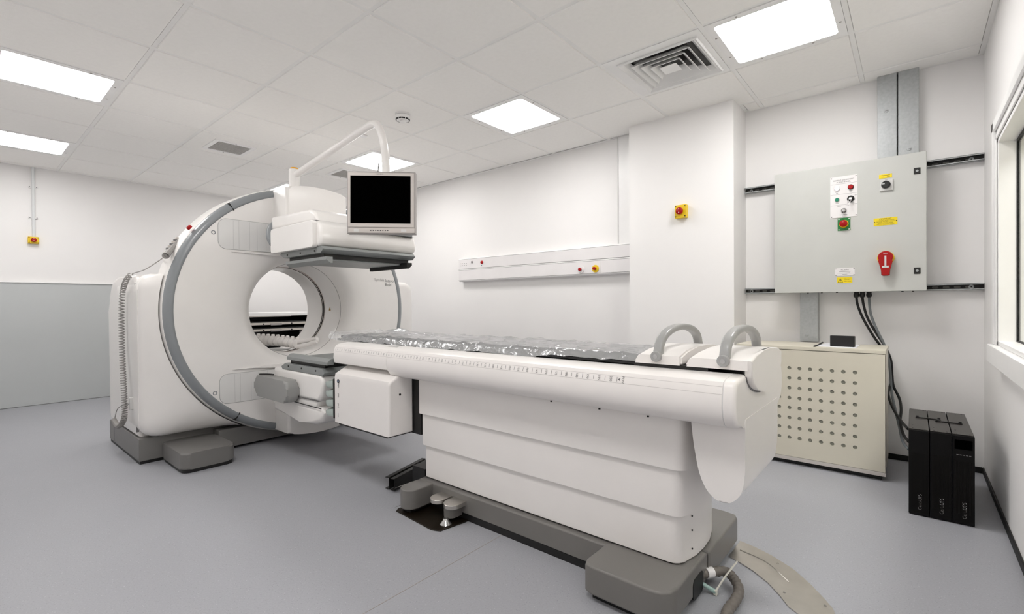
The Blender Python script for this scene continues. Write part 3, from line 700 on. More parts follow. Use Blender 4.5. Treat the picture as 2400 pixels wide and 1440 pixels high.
for x0_, x1_ in ((-1.785, -1.702), (-1.690, -1.605)):
    c_ = (x0_+x1_)/2; r_ = (x1_-x0_)/2; yc = 1.468+r_
    pts_ = [(x1_, 1.572), (x0_, 1.572)]+[(c_+r_*math.cos(math.radians(a)), yc+r_*math.sin(math.radians(a))) for a in range(180, 361, 15)]
    pd = obj('pedal', prism(BM(), pts_, 'z', .074, .093, .0015, 1), STEEL, tb)
b = BM(); c_ = -1.672; pts_ = [(c_+.034, 1.565), (c_-.034, 1.565)]+[(c_+.034*math.cos(math.radians(a)), 1.523+.034*math.sin(math.radians(a))) for a in range(180, 361, 15)]
prism(b, pts_, 'z', .020, .074); obj('pedal_post', b, TAUPE, tb)
b = BM(); lathe(b, [(.005, .001), (.005, .03), (.022, .014), (.03, .012), (.03, .001)], 'z', -1.655, 1.475, 18); obj('adjuster_foot', b, CHROME, tb)
# lift column: three nested tiers
def tier(x0, x1, y0, z0, z1):
    y1 = 2*TY-y0; pts_ = [(x0+.008, y0), (x1-.040, y0), (x1-.022, y0+.004), (x1-.009, y0+.014), (x1-.002, y0+.032), (x1+.014, y0+.11), (x1+.018, TY), (x1+.014, y1-.11), (x1-.002, y1-.032), (x1-.009, y1-.014), (x1-.022, y1-.004), (x1-.040, y1), (x0+.008, y1), (x0, y1-.008), (x0, y0+.008)]
    return obj('column_tier', prism(BM(), pts_, 'z', z0, z1, .005, 2), WHITE2, tb, angle=32)
tier(-1.935, -.600, 1.585, .128, .305); tier(-1.945, -.590, 1.572, .293, .466); tier(-1.955, -.580, 1.559, .456, .645)
obj('column_gap', box(BM(), -1.93, -.64, 1.60, 1.93, .122, .13), BLACK, tb)
for z_ in (.16, .225, .275): obj('screw', cyl(BM(), 'x', (TY-.10, z_), .003, -.592, -.588, 8), DARK, tb, wn=False)
# side rails of the table top (cross section carried along x)
near = [(.205, .800), (.285, .793), (.303, .786), (.312, .770), (.319, .745), (.321, .715), (.316, .685), (.300, .660), (.275, .647), (.235, .642)]
inner = [(.175, .776), (.10, .764)]
def section(zmin=0):
    n1 = [(TY-d, max(z, zmin)) for d, z in near]; n2 = [(TY+d, max(z, zmin)) for d, z in near[::-1]]
    i1 = [(TY+d, z) for d, z in inner]; i2 = [(TY-d, z) for d, z in inner[::-1]]
    return n1+n2+i1+i2
body = obj('table_body', prism(BM(), section(), 'x', -2.07, -.424, .002, 1), WHITE2, tb, angle=30)
obj('table_nose', prism(BM(), section(.678), 'x', -2.595, -2.07, .006, 2), WHITE2, tb, angle=30)
b = BM(); prism(b, section(), 'x', -.4225, -.388)
bmesh.ops.bevel(b, geom=[e for e in b.edges if all(abs(v.co.x+.388) < 1e-6 for v in e.verts)], offset=.014, segments=4, affect='EDGES', profile=.5)
cap = obj('end_cap', b, WHITE2, tb, angle=45)
obj('cap_seam', prism(BM(), [(TY+(p[0]-TY)*.9985, .71+(p[1]-.71)*.9985) for p in section()], 'x', -.4245, -.4215), PANELG, tb, wn=False)
for px_ in (1295, 1407, 1520): p = W(px_, 940+(px_-1295)*.158, z=.646); obj('screw', cyl(BM(), 'z', (p.x, TY-.282), .004, .6435, .648, 8), DARK, tb, wn=False)
# printed scale along the near rail
yd_, zt_, zb2 = TY-.3165, .772, .752
b = BM(); nrm = Vector((0, -1, .2)).normalized()
def rail_pt(x, z):   # point on the near side of the rail
    pr_ = near
    for i in range(len(pr_)-1):
        (d0, z0), (d1, z1) = pr_[i], pr_[i+1]
        if z0 >= z >= z1: t_ = (z0-z)/(z0-z1+1e-9); return Vector((x, TY-(d0+(d1-d0)*t_)-.0006, z))
def pitch(z): a, c = rail_pt(0, z+.004), rail_pt(0, z-.004); return (a-c).normalized()
XS0, XS1 = -2.575, -.765
st = (XS1-XS0)/40
sb = BM()
for z_ in (.7735, .7515):
    A, Bq = rail_pt(XS0, z_), rail_pt(-.426, z_); up = pitch(z_)*.0005
    sb.faces.new([sb.verts.new(v) for v in (A-up, Bq-up, Bq+up, A+up)])
obj('scale_lines', sb, mat('faint_line', (196, 190, 188), .6), body, wn=False)
for k in range(41):
    x = XS0+st*k; A, Bq = rail_pt(x, .770), rail_pt(x, .756)
    b.faces.new([b.verts.new(v) for v in (A, A+Vector((.0015, 0, 0)), Bq+Vector((.0015, 0, 0)), Bq)])
    if k < 40: text(b, str(5*(k+1)), .0125, rail_pt(x+st*.5, .763), -pitch(.763), (1, 0, 0), ext=.0006)
text(b, 'FOV', .0125, rail_pt(XS1+.022, .763), -pitch(.763), (1, 0, 0), ext=.0006)
p0 = rail_pt(XS1+.004, .763); b.faces.new([b.verts.new(v) for v in (rail_pt(XS1+.003, .763), rail_pt(XS1+.013, .768), rail_pt(XS1+.013, .758))])
obj('scale_print', b, INKG, body, wn=False, label='printed length scale numbered in fives', kind='stuff')
q = W(905, 815, z=.795); obj('touch_plate', prism(BM(), [(q.x-.06, TY-.255), (q.x+.05, TY-.255), (q.x+.03, TY-.225), (q.x-.04, TY-.225)], 'z', .7965, .7985), PANELG, body)
# shroud under the end cap
pq = [Vector((p.x, p.z, 0)) for p in (W(a, c, y=TY-.222) for a, c in ((1618, 960), (1622, 1010), (1629, 1060), (1640, 1112), (1660, 1154), (1690, 1179), (1716, 1178), (1738, 1156), (1746, 1110), (1747, 1050), (1747, 985)))]
pts_ = [(p.x, p.y) for p in crom(pq, 4)]
obj('end_shroud', prism(BM(), pts_, 'y', TY-.222, TY+.222, .007, 3), WHITE2, tb, angle=50)
# black pallet, hand housings and handles
obj('pallet', prism(BM(), [(TY-.20, .812), (TY+.20, .812), (TY+.2, .804), (TY+.15, .790), (TY-.15, .790), (TY-.2, .804)], 'x', -2.76, -.56, .003, 1), CARBON, tb)
def housing(x0, x1, sl, endu=False):
    hs_ = [(TY-.212, .812), (TY-.212, .842), (TY-.150, .858), (TY-.05, .864), (TY+.05, .864), (TY+.150, .858), (TY+.212, .842), (TY+.212, .812)]
    b_ = BM(); A = [b_.verts.new((x0+sl*(p[1]-.812)/.05, p[0], p[1])) for p in hs_]; B2 = [b_.verts.new((x1, p[0], p[1])) for p in hs_]; n_ = len(hs_)
    f1 = b_.faces.new(A); f2 = b_.faces.new(B2[::-1])
    for i in range(n_): b_.faces.new((A[i], B2[i], B2[(i+1) % n_], A[(i+1) % n_]))
    bmesh.ops.bevel(b_, geom=list(set(f1.edges) | set(f2.edges)), offset=.006, segments=2, affect='EDGES')
    return obj('grip_housing', b_, WHITE2, tb, angle=30)
housing(-.754, -.584, .03); h2 = housing(-.574, -.376, .03)
u_ = [(TY-.212, .842), (TY-.150, .858), (TY-.05, .864), (TY+.05, .864), (TY+.150, .858), (TY+.212, .842)]+[(TY+.205*math.cos(math.radians(a)), .80+.072*math.sin(math.radians(a))) for a in range(0, -181, -12)]
obj('grip_end', prism(BM(), u_, 'x', -.392, -.370, .006, 3), WHITE2, h2, angle=40)
obj('grip_gap', prism(BM(), [(TY+.209*math.cos(math.radians(a)), .797+.075*math.sin(math.radians(a))) for a in range(4, -185, -12)], 'x', -.3945, -.3865), INKG, h2, wn=False)
obj('pallet_gap', box(BM(), -.754, -.50, TY-.208, TY+.208, .800, .813), BLACK, tb)
def handle(xc):
    P_ = []
    for k in range(25):
        a = PI-PI*k/24; y = TY+.195*math.cos(a); z = .848+.083*math.sin(a)**.8 if math.sin(a) > 1e-6 else .848
        P_.append((y, z))
    P_ = [(TY-.205, .835)]+P_[1:-1]+[(TY+.205, .835)]
    b_ = BM(); R = []
    for i, (y, z) in enumerate(P_):
        a = P_[max(i-1, 0)]; c = P_[min(i+1, len(P_)-1)]; ty, tz = c[0]-a[0], c[1]-a[1]; l_ = math.hypot(ty, tz); ny, nz = -tz/l_, ty/l_
        ring_ = []
        for (u, v) in rrect(-.0165, .0165, -.0115, .0115, .0085, 3): ring_.append(b_.verts.new((xc+u, y+ny*v, z+nz*v)))
        R.append(ring_)
    n_ = len(R[0])
    for i in range(len(R)-1):
        for k in range(n_): b_.faces.new((R[i][k], R[i+1][k], R[i+1][(k+1) % n_], R[i][(k+1) % n_]))
    b_.faces.new(R[0]); b_.faces.new(R[-1][::-1])
    h_ = obj('handle', b_, HANDG, tb, angle=40)
    for s_ in (-1, 1):
        cyl_ = BM(); y0_ = TY+s_*.2165; cyl(cyl_, 'y', (xc, .838), .0185, y0_-.009, y0_+.009, 24, bev=.003); obj('pivot', cyl_, HANDG, h_)
        cyl_ = BM(); cyl(cyl_, 'y', (xc, .838), .008, y0_+s_*.009-.001, y0_+s_*.009+.0015, 16); obj('screw', cyl_, CHROME, h_)
handle(-.668); handle(-.451)
# side housing with four numbered slots, black frame behind
bx_ = [(TY-.20, .672), (TY-.262, .672), (TY-.345, .630), (TY-.350, .61), (TY-.350, .352), (TY-.20, .352)]
sh = obj('side_housing', prism(BM(), bx_, 'x', -2.535, -2.005, .012, 3), WHITE2, tb, angle=40)
obj('housing_base', box(BM(), -2.49, -2.03, TY-.347, TY-.2, .343, .353), BLACK, sh)
obj('bolt', cyl(BM(), 'x', (TY-.285, .56), .006, -2.007, -2.003, 10), DARK, sh, wn=False)
obj('rear_frame', box(BM(), -2.05, -1.945, TY-.20, TY+.2, .345, .66), BLACK, tb)
q = W(793, 894, y=TY-.35)
b = BM()
for n_, py in (('4', 905), ('3', 928), ('2', 951), ('1', 974)): text(b, n_, .034, W(793, py, y=TY-.351), (1, 0, 0), (0, 0, 1))
obj('numbers', b, INKG, sh, wn=False)
b = BM(); lathe(b, [(TY-.352, .005), (TY-.3525, .011), (TY-.351, .012), (TY-.351, .005)], 'y', q.x, q.z, 20, True); obj('logo_ring', b, INK, sh)
obj('logo_mark', cyl(BM(), 'y', (q.x, q.z), .006, TY-.3525, TY-.351, 16), mat('logo_blue', (150, 170, 200), .5), sh)
hld = obj('slot_holder', prism(BM(), rrect(-2.545, -2.535, .368, .598, .004, 3), 'y', TY-.352, TY-.27, .003, 1), BLACK, tb)
for k in range(4):
    z0 = .378+.0545*k
    b = BM(); pts_ = [(-2.64, TY-.335), (-2.625, TY-.352), (-2.60, TY-.36), (-2.545, TY-.352), (-2.545, TY-.275), (-2.62, TY-.285)]
    inn = [(-2.632, TY-.333), (-2.622, TY-.345), (-2.60, TY-.352), (-2.552, TY-.345), (-2.552, TY-.283), (-2.616, TY-.292)]
    low = [(-2.634, TY-.333), (-2.622, TY-.347), (-2.60, TY-.354), (-2.547, TY-.347), (-2.547, TY-.278), (-2.618, TY-.288)]
    R = [[b.verts.new((p[0], p[1], z-(.016 if i_ in (2, 3) and j_ < 2 else .008 if i_ in (2, 3) and j_ == 2 else 0))) for j_, p in enumerate(pp)] for i_, (pp, z) in enumerate(((low, z0), (pts_, z0+.012), (pts_, z0+.044), (inn, z0+.044), (inn, z0+.006)))]
    for i in range(4):
        for j in range(6): b.faces.new((R[i][j], R[i+1][j], R[i+1][(j+1) % 6], R[i][(j+1) % 6]))
    b.faces.new(R[0]); b.faces.new(R[4][::-1])
    obj('slot', b, SLOTG, hld)
# black block and steel channels between table and scanner
obj('floor_block', box(BM(), -2.06, -1.955, 1.60, 1.72, .06, .155, .003), BLACK, tb)
for p_, q_, zc in ((W(908, 1128, z=.05), W(966, 1097, z=.05), .05), (W(920, 1134, z=.05), W(975, 1104, z=.05), .055)):
    d_ = (q_-p_); d_.z = 0; ln = d_.length; d_.normalize(); b = BM()
    for (y0, y1, z0, z1) in ((-.012, -.010, -.032, .03), (-.012, .014, .028, .031), (-.012, .014, -.033, -.030)): box(b, 0, ln+.12, y0, y1, z0, z1)
    bmesh.ops.rotate(b, verts=b.verts, cent=(0, 0, 0), matrix=Matrix.Rotation(math.atan2(d_.y, d_.x), 3, 'Z')); bmesh.ops.translate(b, verts=b.verts, vec=(p_.x, p_.y, zc-.01))
    obj('floor_channel', b, DARK, tb, wn=False)

# dark mattress and the clear plastic film over it
mt_ = tag(obj('mattress', box(BM(), -2.74, -.765, TY-.190, TY+.190, .812, .834, .010, 3), MATT), 'dark vinyl mattress under the film on the patient table', 'mattress')
b = BM(); nx, ny = 260, 36
from mathutils import noise
vs = []
for i in range(nx+1):
    row = []
    for j in range(ny+1):
        u, v = i/nx, j/ny; x = -2.86+2.12*u; s_ = (v-.5)*2
        y = TY+.208*s_; top = .840
        edge = max(0, abs(s_)-.88)/.12
        z = top-(.026+.014*max(0, min(1, (-1.1-x)/.1)))*edge**1.5
        amp = .006+.004*noise.noise((x*1.3, 0, 3))
        wv = noise.turbulence((x*7, y*9, 1.7), 3, False, noise_basis='PERLIN_ORIGINAL')
        rd = 1-abs(noise.noise((x*9+y*5, y*14-x*3, 4.2)))*2.2
        z += amp*.7*wv+amp*.9*max(0, rd)**3*(1-.6*edge)
        z += .022*math.exp(-((x+2.62)/.09)**2-((y-1.95)/.05)**2)+.010*math.exp(-((x+2.86)/.05)**2)
        y += .006*noise.noise((x*8, j*.7, 9)); 
        if edge > 0: z += .004*noise.noise((x*22, 0, 5+s_))
        row.append(b.verts.new((x, y, z)))
    vs.append(row)
for i in range(nx):
    for j in range(ny): b.faces.new((vs[i][j], vs[i+1][j], vs[i+1][j+1], vs[i][j+1]))
tag(obj('plastic_film', b, FILM, wn=False, angle=180), 'crinkled clear plastic film stretched along the patient table top', 'plastic sheet')

# hose, green tube and cable tie at the table foot; steel floor cover strip
hz = thing('cable_hose', 'grey wrapped cable hose looping on the floor at the table foot', 'cable', tuple(W(1715, 1400, z=0)))
b = BM(); pts_ = [W(1622, 1352, z=.052), W(1645, 1346, z=.054), W(1672, 1341, z=.054), W(1702, 1341, z=.048), W(1722, 1360, z=.035), W(1732, 1385, z=.025), W(1722, 1410, z=.02), W(1706, 1432, z=.02), W(1698, 1460, z=.02), W(1690, 1490, z=.02)]
tube(b, pts_, lambda t_: .0165+.0012*math.sin(t_*150), 14, 14); obj('hose', b, CABLEG, hz)
b = BM(); tube(b, [W(1655, 1344.5, z=.054), W(1670, 1341.5, z=.054)], .0180, 14, 0); lb = obj('label_wrap', b, PLATE, hz)
tt = thing('cable_tie', 'white nylon cable tie with a mint tube end by the grey hose', 'cable tie', tuple(W(1678, 1388, z=0)))
b = BM(); tube(b, [W(1643, 1367, z=.03), W(1660, 1378, z=.022), W(1677, 1388, z=.012)], .0075, 12); obj('tube', b, MINT, tt)
b = BM(); tube(b, [W(1677, 1387, z=.016), W(1700, 1352, z=.06), W(1728, 1316, z=.10)], .0032, 6); obj('strap', b, TIE, tt)
p = W(1677, 1387, z=.014); obj('tie_head', box(BM(), p.x-.006, p.x+.006, p.y-.006, p.y+.006, p.z-.012, p.z+.006, .002), TIE, tt)
up = [(1735, 1268), (1770, 1283), (1810, 1303), (1860, 1335), (1900, 1370), (1935, 1407), (1953, 1428), (1958, 1442), (1954, 1456), (1935, 1462)]
lowp = [(1708, 1304), (1735, 1319), (1765, 1338), (1800, 1366), (1828, 1396), (1848, 1422), (1872, 1440), (1900, 1455)]
pp = [W(x, y, z=.004) for x, y in up]+[W(x, y, z=.004) for x, y in lowp[::-1]]
stp = thing('floor_strip', 'curved brushed steel cable cover strip on the floor', 'cover plate', tuple(W(1830, 1350, z=0)))
obj('plate', prism(BM(), [(p.x, p.y) for p in pp], 'z', 0, .004), STEEL, stp)
for s_ in ((1823, 1322), (1838, 1390), (1934, 1421)): p = W(*s_, z=.004); obj('screw', cyl(BM(), 'z', (p.x, p.y), .0045, .004, .0055, 10), CHROME, stp)
p, q = W(1735, 1290, z=.004), W(1850, 1365, z=.004); m_ = W(1795, 1318, z=.004)
b = BM(); tube(b, [p, m_, q], .003, 6); obj('ridge', b, STEEL, stp)

# ------------------------------------------------------------ back wall trunking
tk = thing('wall_trunking', 'long white service trunking on the back wall with knobs and indicators', 'trunking', (-2.86, YB, 1.275))
X0, X1 = -3.937, PX0; yf = 3.73
obj('body', prism(BM(), [(YB, 1.275), (yf+.012, 1.275), (yf, 1.283), (yf, 1.525), (yf+.010, 1.533), (YB, 1.533)], 'x', X0, X1, .001, 1), FRAMEW, tk)
obj('upper_cover', box(BM(), X0+.004, X1, yf-.003, yf, 1.416, 1.520, .001), PLATE, tk)
obj('lower_cover', box(BM(), X0+.004, -2.12, yf-.003, yf, 1.290, 1.400, .001), PLATE, tk); obj('lower_cover', box(BM(), -2.117, X1, yf-.003, yf, 1.290, 1.400, .001), PLATE, tk)
for z_ in (1.4145, 1.4015, 1.5215, 1.2885): obj('groove', box(BM(), X0, X1, yf-.0012, yf, z_-.0012, z_+.0012), INKG, tk, wn=False)
def knob(px_, py, c1, c2, nm):
    p = W(px_, py, y=yf-.01); kb = obj('knob_ring', lathe(BM(), [(yf-.001, .001), (yf-.003, .034), (yf-.012, .033), (yf-.014, .022), (yf-.014, .001)], 'y', p.x, p.z, 24), c1, tk, label=nm)
    obj('knob', lathe(BM(), [(yf-.014, .001), (yf-.014, .013), (yf-.034, .015), (yf-.04, .011), (yf-.041, .001)], 'y', p.x, p.z, 20), c2, kb)
knob(1361, 632, PLATE, RED, 'white ring with red button'); knob(1395, 630, YELLOW, RED, 'yellow ring with red button')
p = W(1129, 615, y=yf-.006); ip = obj('red_indicator', lathe(BM(), [(yf-.003, .001), (yf-.003, .018), (yf-.012, .016), (yf-.016, .008), (yf-.016, .001)], 'y', p.x, p.z, 18), RED, tk)
p = W(1129, 622.5, y=yf); obj('blue_dot', cyl(BM(), 'y', (p.x, p.z), .006, yf-.005, yf-.003, 10), mat('teal_ink', (60, 130, 140), .5), tk)
p = W(1107, 615, y=yf); obj('toggle', box(BM(), p.x-.006, p.x+.006, yf-.012, yf-.003, p.z-.012, p.z+.012, .002), DARK, tk)
b = BM()
for k in range(4):
    for r_ in range(2):
        p = W(1081+4.2*k, 623.5-r_*4.6-k*.35, y=yf); cyl(b, 'y', (p.x, p.z), .0045, yf-.0045, yf-.003, 6)
obj('status_dots', b, INKG, tk, wn=False, kind='stuff')

# emergency stops
def estop(name, label, c, axis, sgn, w_, h_, d_):
    t_ = thing(name, label, 'emergency stop', c, None)
    cx_, cy_, cz_ = c
    def bxx(nm, u0, u1, v0, v1, a0, a1, mt, par, bev=.0):
        b_ = BM()
        if axis == 'y': box(b_, cx_+u0, cx_+u1, min(cy_-a0, cy_-a1), max(cy_-a0, cy_-a1), cz_+v0, cz_+v1, bev)
        else: box(b_, min(cx_+a0, cx_+a1), max(cx_+a0, cx_+a1), cy_+u0, cy_+u1, cz_+v0, cz_+v1, bev)
        return obj(nm, b_, mt, par)
    bo = bxx('box', -w_/2, w_/2, -h_/2, h_/2, 0, d_, YELLOW, t_, .004)
    A = (cx_, cz_) if axis == 'y' else (cy_, cz_); base = cy_ if axis == 'y' else cx_; sg = -1 if axis == 'y' else 1
    r_ = min(w_, h_)*.30
    kb = obj('push_button', lathe(BM(), [(base+sg*d_, r_*.6), (base+sg*(d_+.012), r_*.6), (base+sg*(d_+.014), r_), (base+sg*(d_+.026), r_), (base+sg*(d_+.032), r_*.7), (base+sg*(d_+.033), .001)], axis, A[0], A[1], 24), RED, t_)
    for s_ in (-1, 1): bxx('mark', -r_*.12, r_*.12, s_*r_*.5-r_*.14, s_*r_*.5+r_*.14, d_+.031, d_+.0335, INKW, kb)
    for su in (-1, 1):
        for sv in (-1, 1): bxx('screw', su*w_*.4-.004, su*w_*.4+.004, sv*h_*.38-.004, sv*h_*.38+.004, d_, d_+.001, INK, t_)
    return t_
estop('emergency_stop', 'yellow box with red push button on the white wall pier', (-1.343, YP, 1.712), 'y', -1, .088, .10, .042)
estop('emergency_stop', 'yellow box with red push button at the end of the wall conduit', (XL, .566, 1.710), 'x', 1, .082, .07, .045)
cd = thing('conduit', 'thin white conduit running down the left wall to the emergency stop', 'pipe', (XL, .570, 1.745))
b = BM(); cyl(b, 'z', (XL+.016, .570), .0135, 1.745, CZ, 14); obj('pipe', b, mat('pale_conduit', (224, 226, 226), .4), cd)
for z_ in (2.262, 1.945):
    s_ = obj('saddle', box(BM(), XL, XL+.012, .570-.036, .570+.036, z_-.012, z_+.012, .004), FRAMEW, cd)
    for k in (-1, 1): obj('screw', cyl(BM(), 'x', (.570+k*.026, z_), .005, XL+.012, XL+.014, 8), INKG, s_)

# ------------------------------------------------------------ control cabinet corner
def strut(z0, z1, label):
    y1, y0 = YR, YR-.042; t_ = thing('strut_channel', label, 'rail', (-.33, YR, z0), 'slotted steel wall rails')
    b_ = BM(); box(b_, PX1+.002, XR-.002, y0, y1, z1-.002, z1); box(b_, PX1+.002, XR-.002, y0, y1, z0, z0+.002)
    box(b_, PX1+.002, XR-.002, y0, y0+.002, z1-.008, z1); box(b_, PX1+.002, XR-.002, y0, y0+.002, z0, z0+.008); obj('channel', b_, GALV, t_, wn=False)
    b_ = BM(); zm = (z0+z1)/2; box(b_, PX1+.002, XR-.002, y1-.003, y1-.001, z0+.002, z1-.002)
    sl_ = BM()
    x = PX1+.002
    while x < XR-.05: prism(sl_, rrect(x+.012, x+.042, zm-.0065, zm+.0065, .0064, 4), 'y', y1-.0036, y1-.003); x += .05
    obj('rail_slot', sl_, mat('rail_slot_grey', (112, 110, 106), .6), t_, wn=False, kind='stuff')
    obj('slotted_back', b_, mat('rail_inside_shade', (46, 45, 44), .6), t_, wn=False)  # dark colour stands in for the shade inside the open channel
    for x in (PX1+.04, XR-.055):
        ws = obj('washer', lathe(BM(), [(y1-.003, .004), (y1-.003, .012), (y1-.006, .012), (y1-.006, .004)], 'y', x, zm, 16, True), GALV, t_)
        obj('bolt', cyl(BM(), 'y', (x, zm), .004, y1-.012, y1-.003, 8), DARK, ws)
    return t_
strut(1.842, 1.884, 'slotted steel rail behind the top of the control cabinet'); strut(1.085, 1.125, 'slotted steel rail behind the bottom of the control cabinet')
KX0, KX1, KZ0, KZ1, KY = -.740, .062, 1.083, 1.910, 3.73
cb = thing('control_cabinet', 'pale grey wall control cabinet with buttons, labels and a red isolator', 'cabinet', ((KX0+KX1)/2, YR, KZ0))
obj('body', box(BM(), KX0+.006, KX1-.006, KY+.018, YR-.042, KZ0+.004, KZ1-.004, .004), CABI, cb)
door = obj('door', box(BM(), KX0, KX1, KY, KY+.018, KZ0, KZ1, .004), CABI, cb)
def lbl(name, px0, py0, px1, py1, mt, par=None, d=.0025, bev=.0006):
    a, c = W(px0, py0, y=KY), W(px1, py1, y=KY)
    return obj(name, box(BM(), a.x, c.x, KY-d, KY, c.z, a.z, bev, 1), mt, par or cb), a, c
def btn(name, px_, py, r, h, mt, par, ringm=None, base=.0025):
    p = W(px_, py, y=KY-base)
    if ringm: obj('bezel', lathe(BM(), [(KY-base, .001), (KY-base, r*1.22), (KY-base-.006, r*1.18), (KY-base-.006, .001)], 'y', p.x, p.z, 20), ringm, par)
    return obj(name, lathe(BM(), [(KY-base, .001), (KY-base, r), (KY-base-h*.8, r), (KY-base-h, r*.8), (KY-base-h, .001)], 'y', p.x, p.z, 20), mt, par), p
XD, ZD = (1, 0, 0), (0, 0, 1)
pa, pc = Vector((-.414, KY, 1.831)), Vector((-.269, KY, 1.566))
pl = obj('control_plate', box(BM(), pa.x, pc.x, KY-.0025, KY, pc.z, pa.z, .0006, 1), PLATE, cb)
zm_ = .5*(pa.x+pc.x)
b = BM(); text(b, 'SIEMENS EQUIPMENT', .0118, (zm_, KY-.0026, 1.806), XD, ZD); text(b, 'SUPPLY PANEL', .0118, (zm_, KY-.0026, 1.793), XD, ZD)
for w_, x_, z_ in ((.020, -.377, 1.732), (.010, -.377, 1.725), (.018, -.304, 1.733), (.014, -.304, 1.726), (.016, -.377, 1.659), (.010, -.304, 1.710), (.010, -.279, 1.700), (.038, -.304, 1.655), (.020, -.365, 1.640), (.018, -.322, 1.638), (.040, -.343, 1.582)): box(b, x_-w_/2, x_+w_/2, KY-.0028, KY-.0025, z_-.0011, z_+.0011)
for z_ in (1.783, 1.716, 1.647): box(b, pa.x+.002, pc.x-.002, KY-.0029, KY-.0025, z_-.0005, z_+.0005)
obj('lettering', b, INKG, pl, wn=False)
for x_ in (pa.x+.008, pc.x-.008):
    for z_ in (pa.z-.008, pc.z+.008): obj('screw', cyl(BM(), 'y', (x_, z_), .003, KY-.0035, KY-.0025, 8), INK, pl)
btn('lamp', 1962, 442, .0135, .014, LAMP, pl, SILVER); btn('lamp', 1994, 438.5, .0135, .014, RED, pl, INK); btn('push_button', 1962, 469, .0115, .010, GREEN2, pl, SILVER)
def keysw(px_, py, r, mt):
    kb, p = btn('key_switch', px_, py, r, .012, mt, pl, BLACK)
    b_ = BM(); box(b_, p.x-.006, p.x+.006, KY-.034, KY-.016, p.z-.0025, p.z+.0025); cyl(b_, 'y', (p.x, p.z-.004), .008, KY-.036, KY-.032, 12); obj('key', b_, CHROME, pl)
    b_ = BM(); lathe(b_, [(KY-.036, .006), (KY-.036, .008), (KY-.034, .008), (KY-.034, .006)], 'y', p.x-.003, p.z-.016, 14, True); box(b_, p.x-.007, p.x-.001, KY-.036, KY-.034, p.z-.05, p.z-.024); obj('key_ring', b_, CHROME, pl)
keysw(1994, 466, .0165, BLACK); keysw(1977.5, 494, .012, SILV2)
gp = obj('stop_plate', box(BM(), -.374, -.306, KY-.003, KY, 1.480, 1.562, .0006, 1), GREEN, cb)
p = Vector((-.341, KY, 1.523)); obj('yellow_collar', lathe(BM(), [(KY-.003, .001), (KY-.003, .0255), (KY-.008, .0245), (KY-.008, .001)], 'y', p.x, p.z, 24), YELLOW, gp)
obj('stop_button', lathe(BM(), [(KY-.008, .001), (KY-.008, .012), (KY-.018, .012), (KY-.02, .0215), (KY-.032, .0215), (KY-.037, .015), (KY-.038, .001)], 'y', p.x, p.z, 24), RED, gp)
for x_ in (-.367, -.313):
    for z_ in (1.487, 1.555): obj('screw', cyl(BM(), 'y', (x_, z_), .004, KY-.004, KY-.003, 8), INKW, gp)
yl = obj('yellow_label', box(BM(), -.161, -.098, KY-.002, KY, 1.781, 1.806, .0005, 1), YPLATE, cb)
b = BM(); box(b, -.151, -.108, KY-.0023, KY-.002, 1.797, 1.800); box(b, -.149, -.136, KY-.0023, KY-.002, 1.7875, 1.790); box(b, -.122, -.108, KY-.0023, KY-.002, 1.7875, 1.790); obj('lettering', b, INKY, yl, wn=False)
sw = obj('rotary_switch', box(BM(), -.158, -.093, KY-.012, KY, 1.702, 1.771, .003), PANELG, cb)
p = Vector((-.127, KY, 1.738)); obj('dial', lathe(BM(), [(KY-.012, .001), (KY-.012, .0235), (KY-.03, .021), (KY-.033, .018), (KY-.033, .001)], 'y', p.x, p.z, 24), BLACK, sw)
obj('pointer', box(BM(), p.x-.019, p.x-.005, KY-.0345, KY-.0325, p.z+.0005, p.z+.0055), INKW, sw)
b = BM(); box(b, -.155, -.144, KY-.0123, KY-.012, 1.763, 1.7655); box(b, -.132, -.120, KY-.0123, KY-.012, 1.765, 1.7675); obj('lettering', b, INKG, sw, wn=False)
im = obj('important_label', box(BM(), -.188, -.072, KY-.002, KY, 1.491, 1.538, .0005, 1), YPLATE, cb)
b = BM(); text(b, 'IMPORTANT', .0108, (-.13, KY-.0021, 1.5305), XD, ZD)
for k, s_ in enumerate(('CLOSING THE SAFETY CIRCUIT', 'THIS PANEL WILL AUTO RESTART', 'WHEN ENERGISED UNLESS', 'THE STOP CIRCUIT IS LOCKED')): text(b, s_, .0066, (-.13, KY-.0021, 1.5215-.0078*k), XD, ZD, sx=.95)
obj('lettering', b, INK, im, wn=False)
for x_ in (-.183, -.077): obj('screw', cyl(BM(), 'y', (x_, 1.514), .003, KY-.003, KY-.002, 8), DARK, im)
wl = obj('maker_label', box(BM(), -.389, -.283, KY-.002, KY, 1.188, 1.238, .0005, 1), PLATE, cb)
b = BM(); text(b, 'PClarke', .013, (-.336, KY-.0021, 1.2265), XD, ZD)
for k, w_ in enumerate((.060, .056, .026)): box(b, -.336-w_/2, -.336+w_/2, KY-.0023, KY-.002, 1.2135-.0085*k, 1.2155-.0085*k)
box(b, -.38, -.292, KY-.0024, KY-.0019, 1.2020, 1.2024); obj('lettering', b, INKG, wl, wn=False)
for x_ in (-.384, -.288):
    for z_ in (1.193, 1.233): obj('screw', cyl(BM(), 'y', (x_, z_), .0028, KY-.003, KY-.002, 8), INK, wl)
dl = obj('danger_label', box(BM(), -.378, -.297, KY-.002, KY, 1.142, 1.179, .0005, 1), YPLATE, cb)
b = BM(); text(b, 'Danger', .0105, (-.322, KY-.0021, 1.1665), XD, ZD); text(b, '400 Volts', .0095, (-.322, KY-.0021, 1.153), XD, ZD); obj('lettering', b, INKY, dl, wn=False)
b = BM()
tri = [(-.374, 1.145), (-.346, 1.145), (-.360, 1.173)]; tin = [(-.3705, 1.147), (-.3495, 1.147), (-.360, 1.1685)]
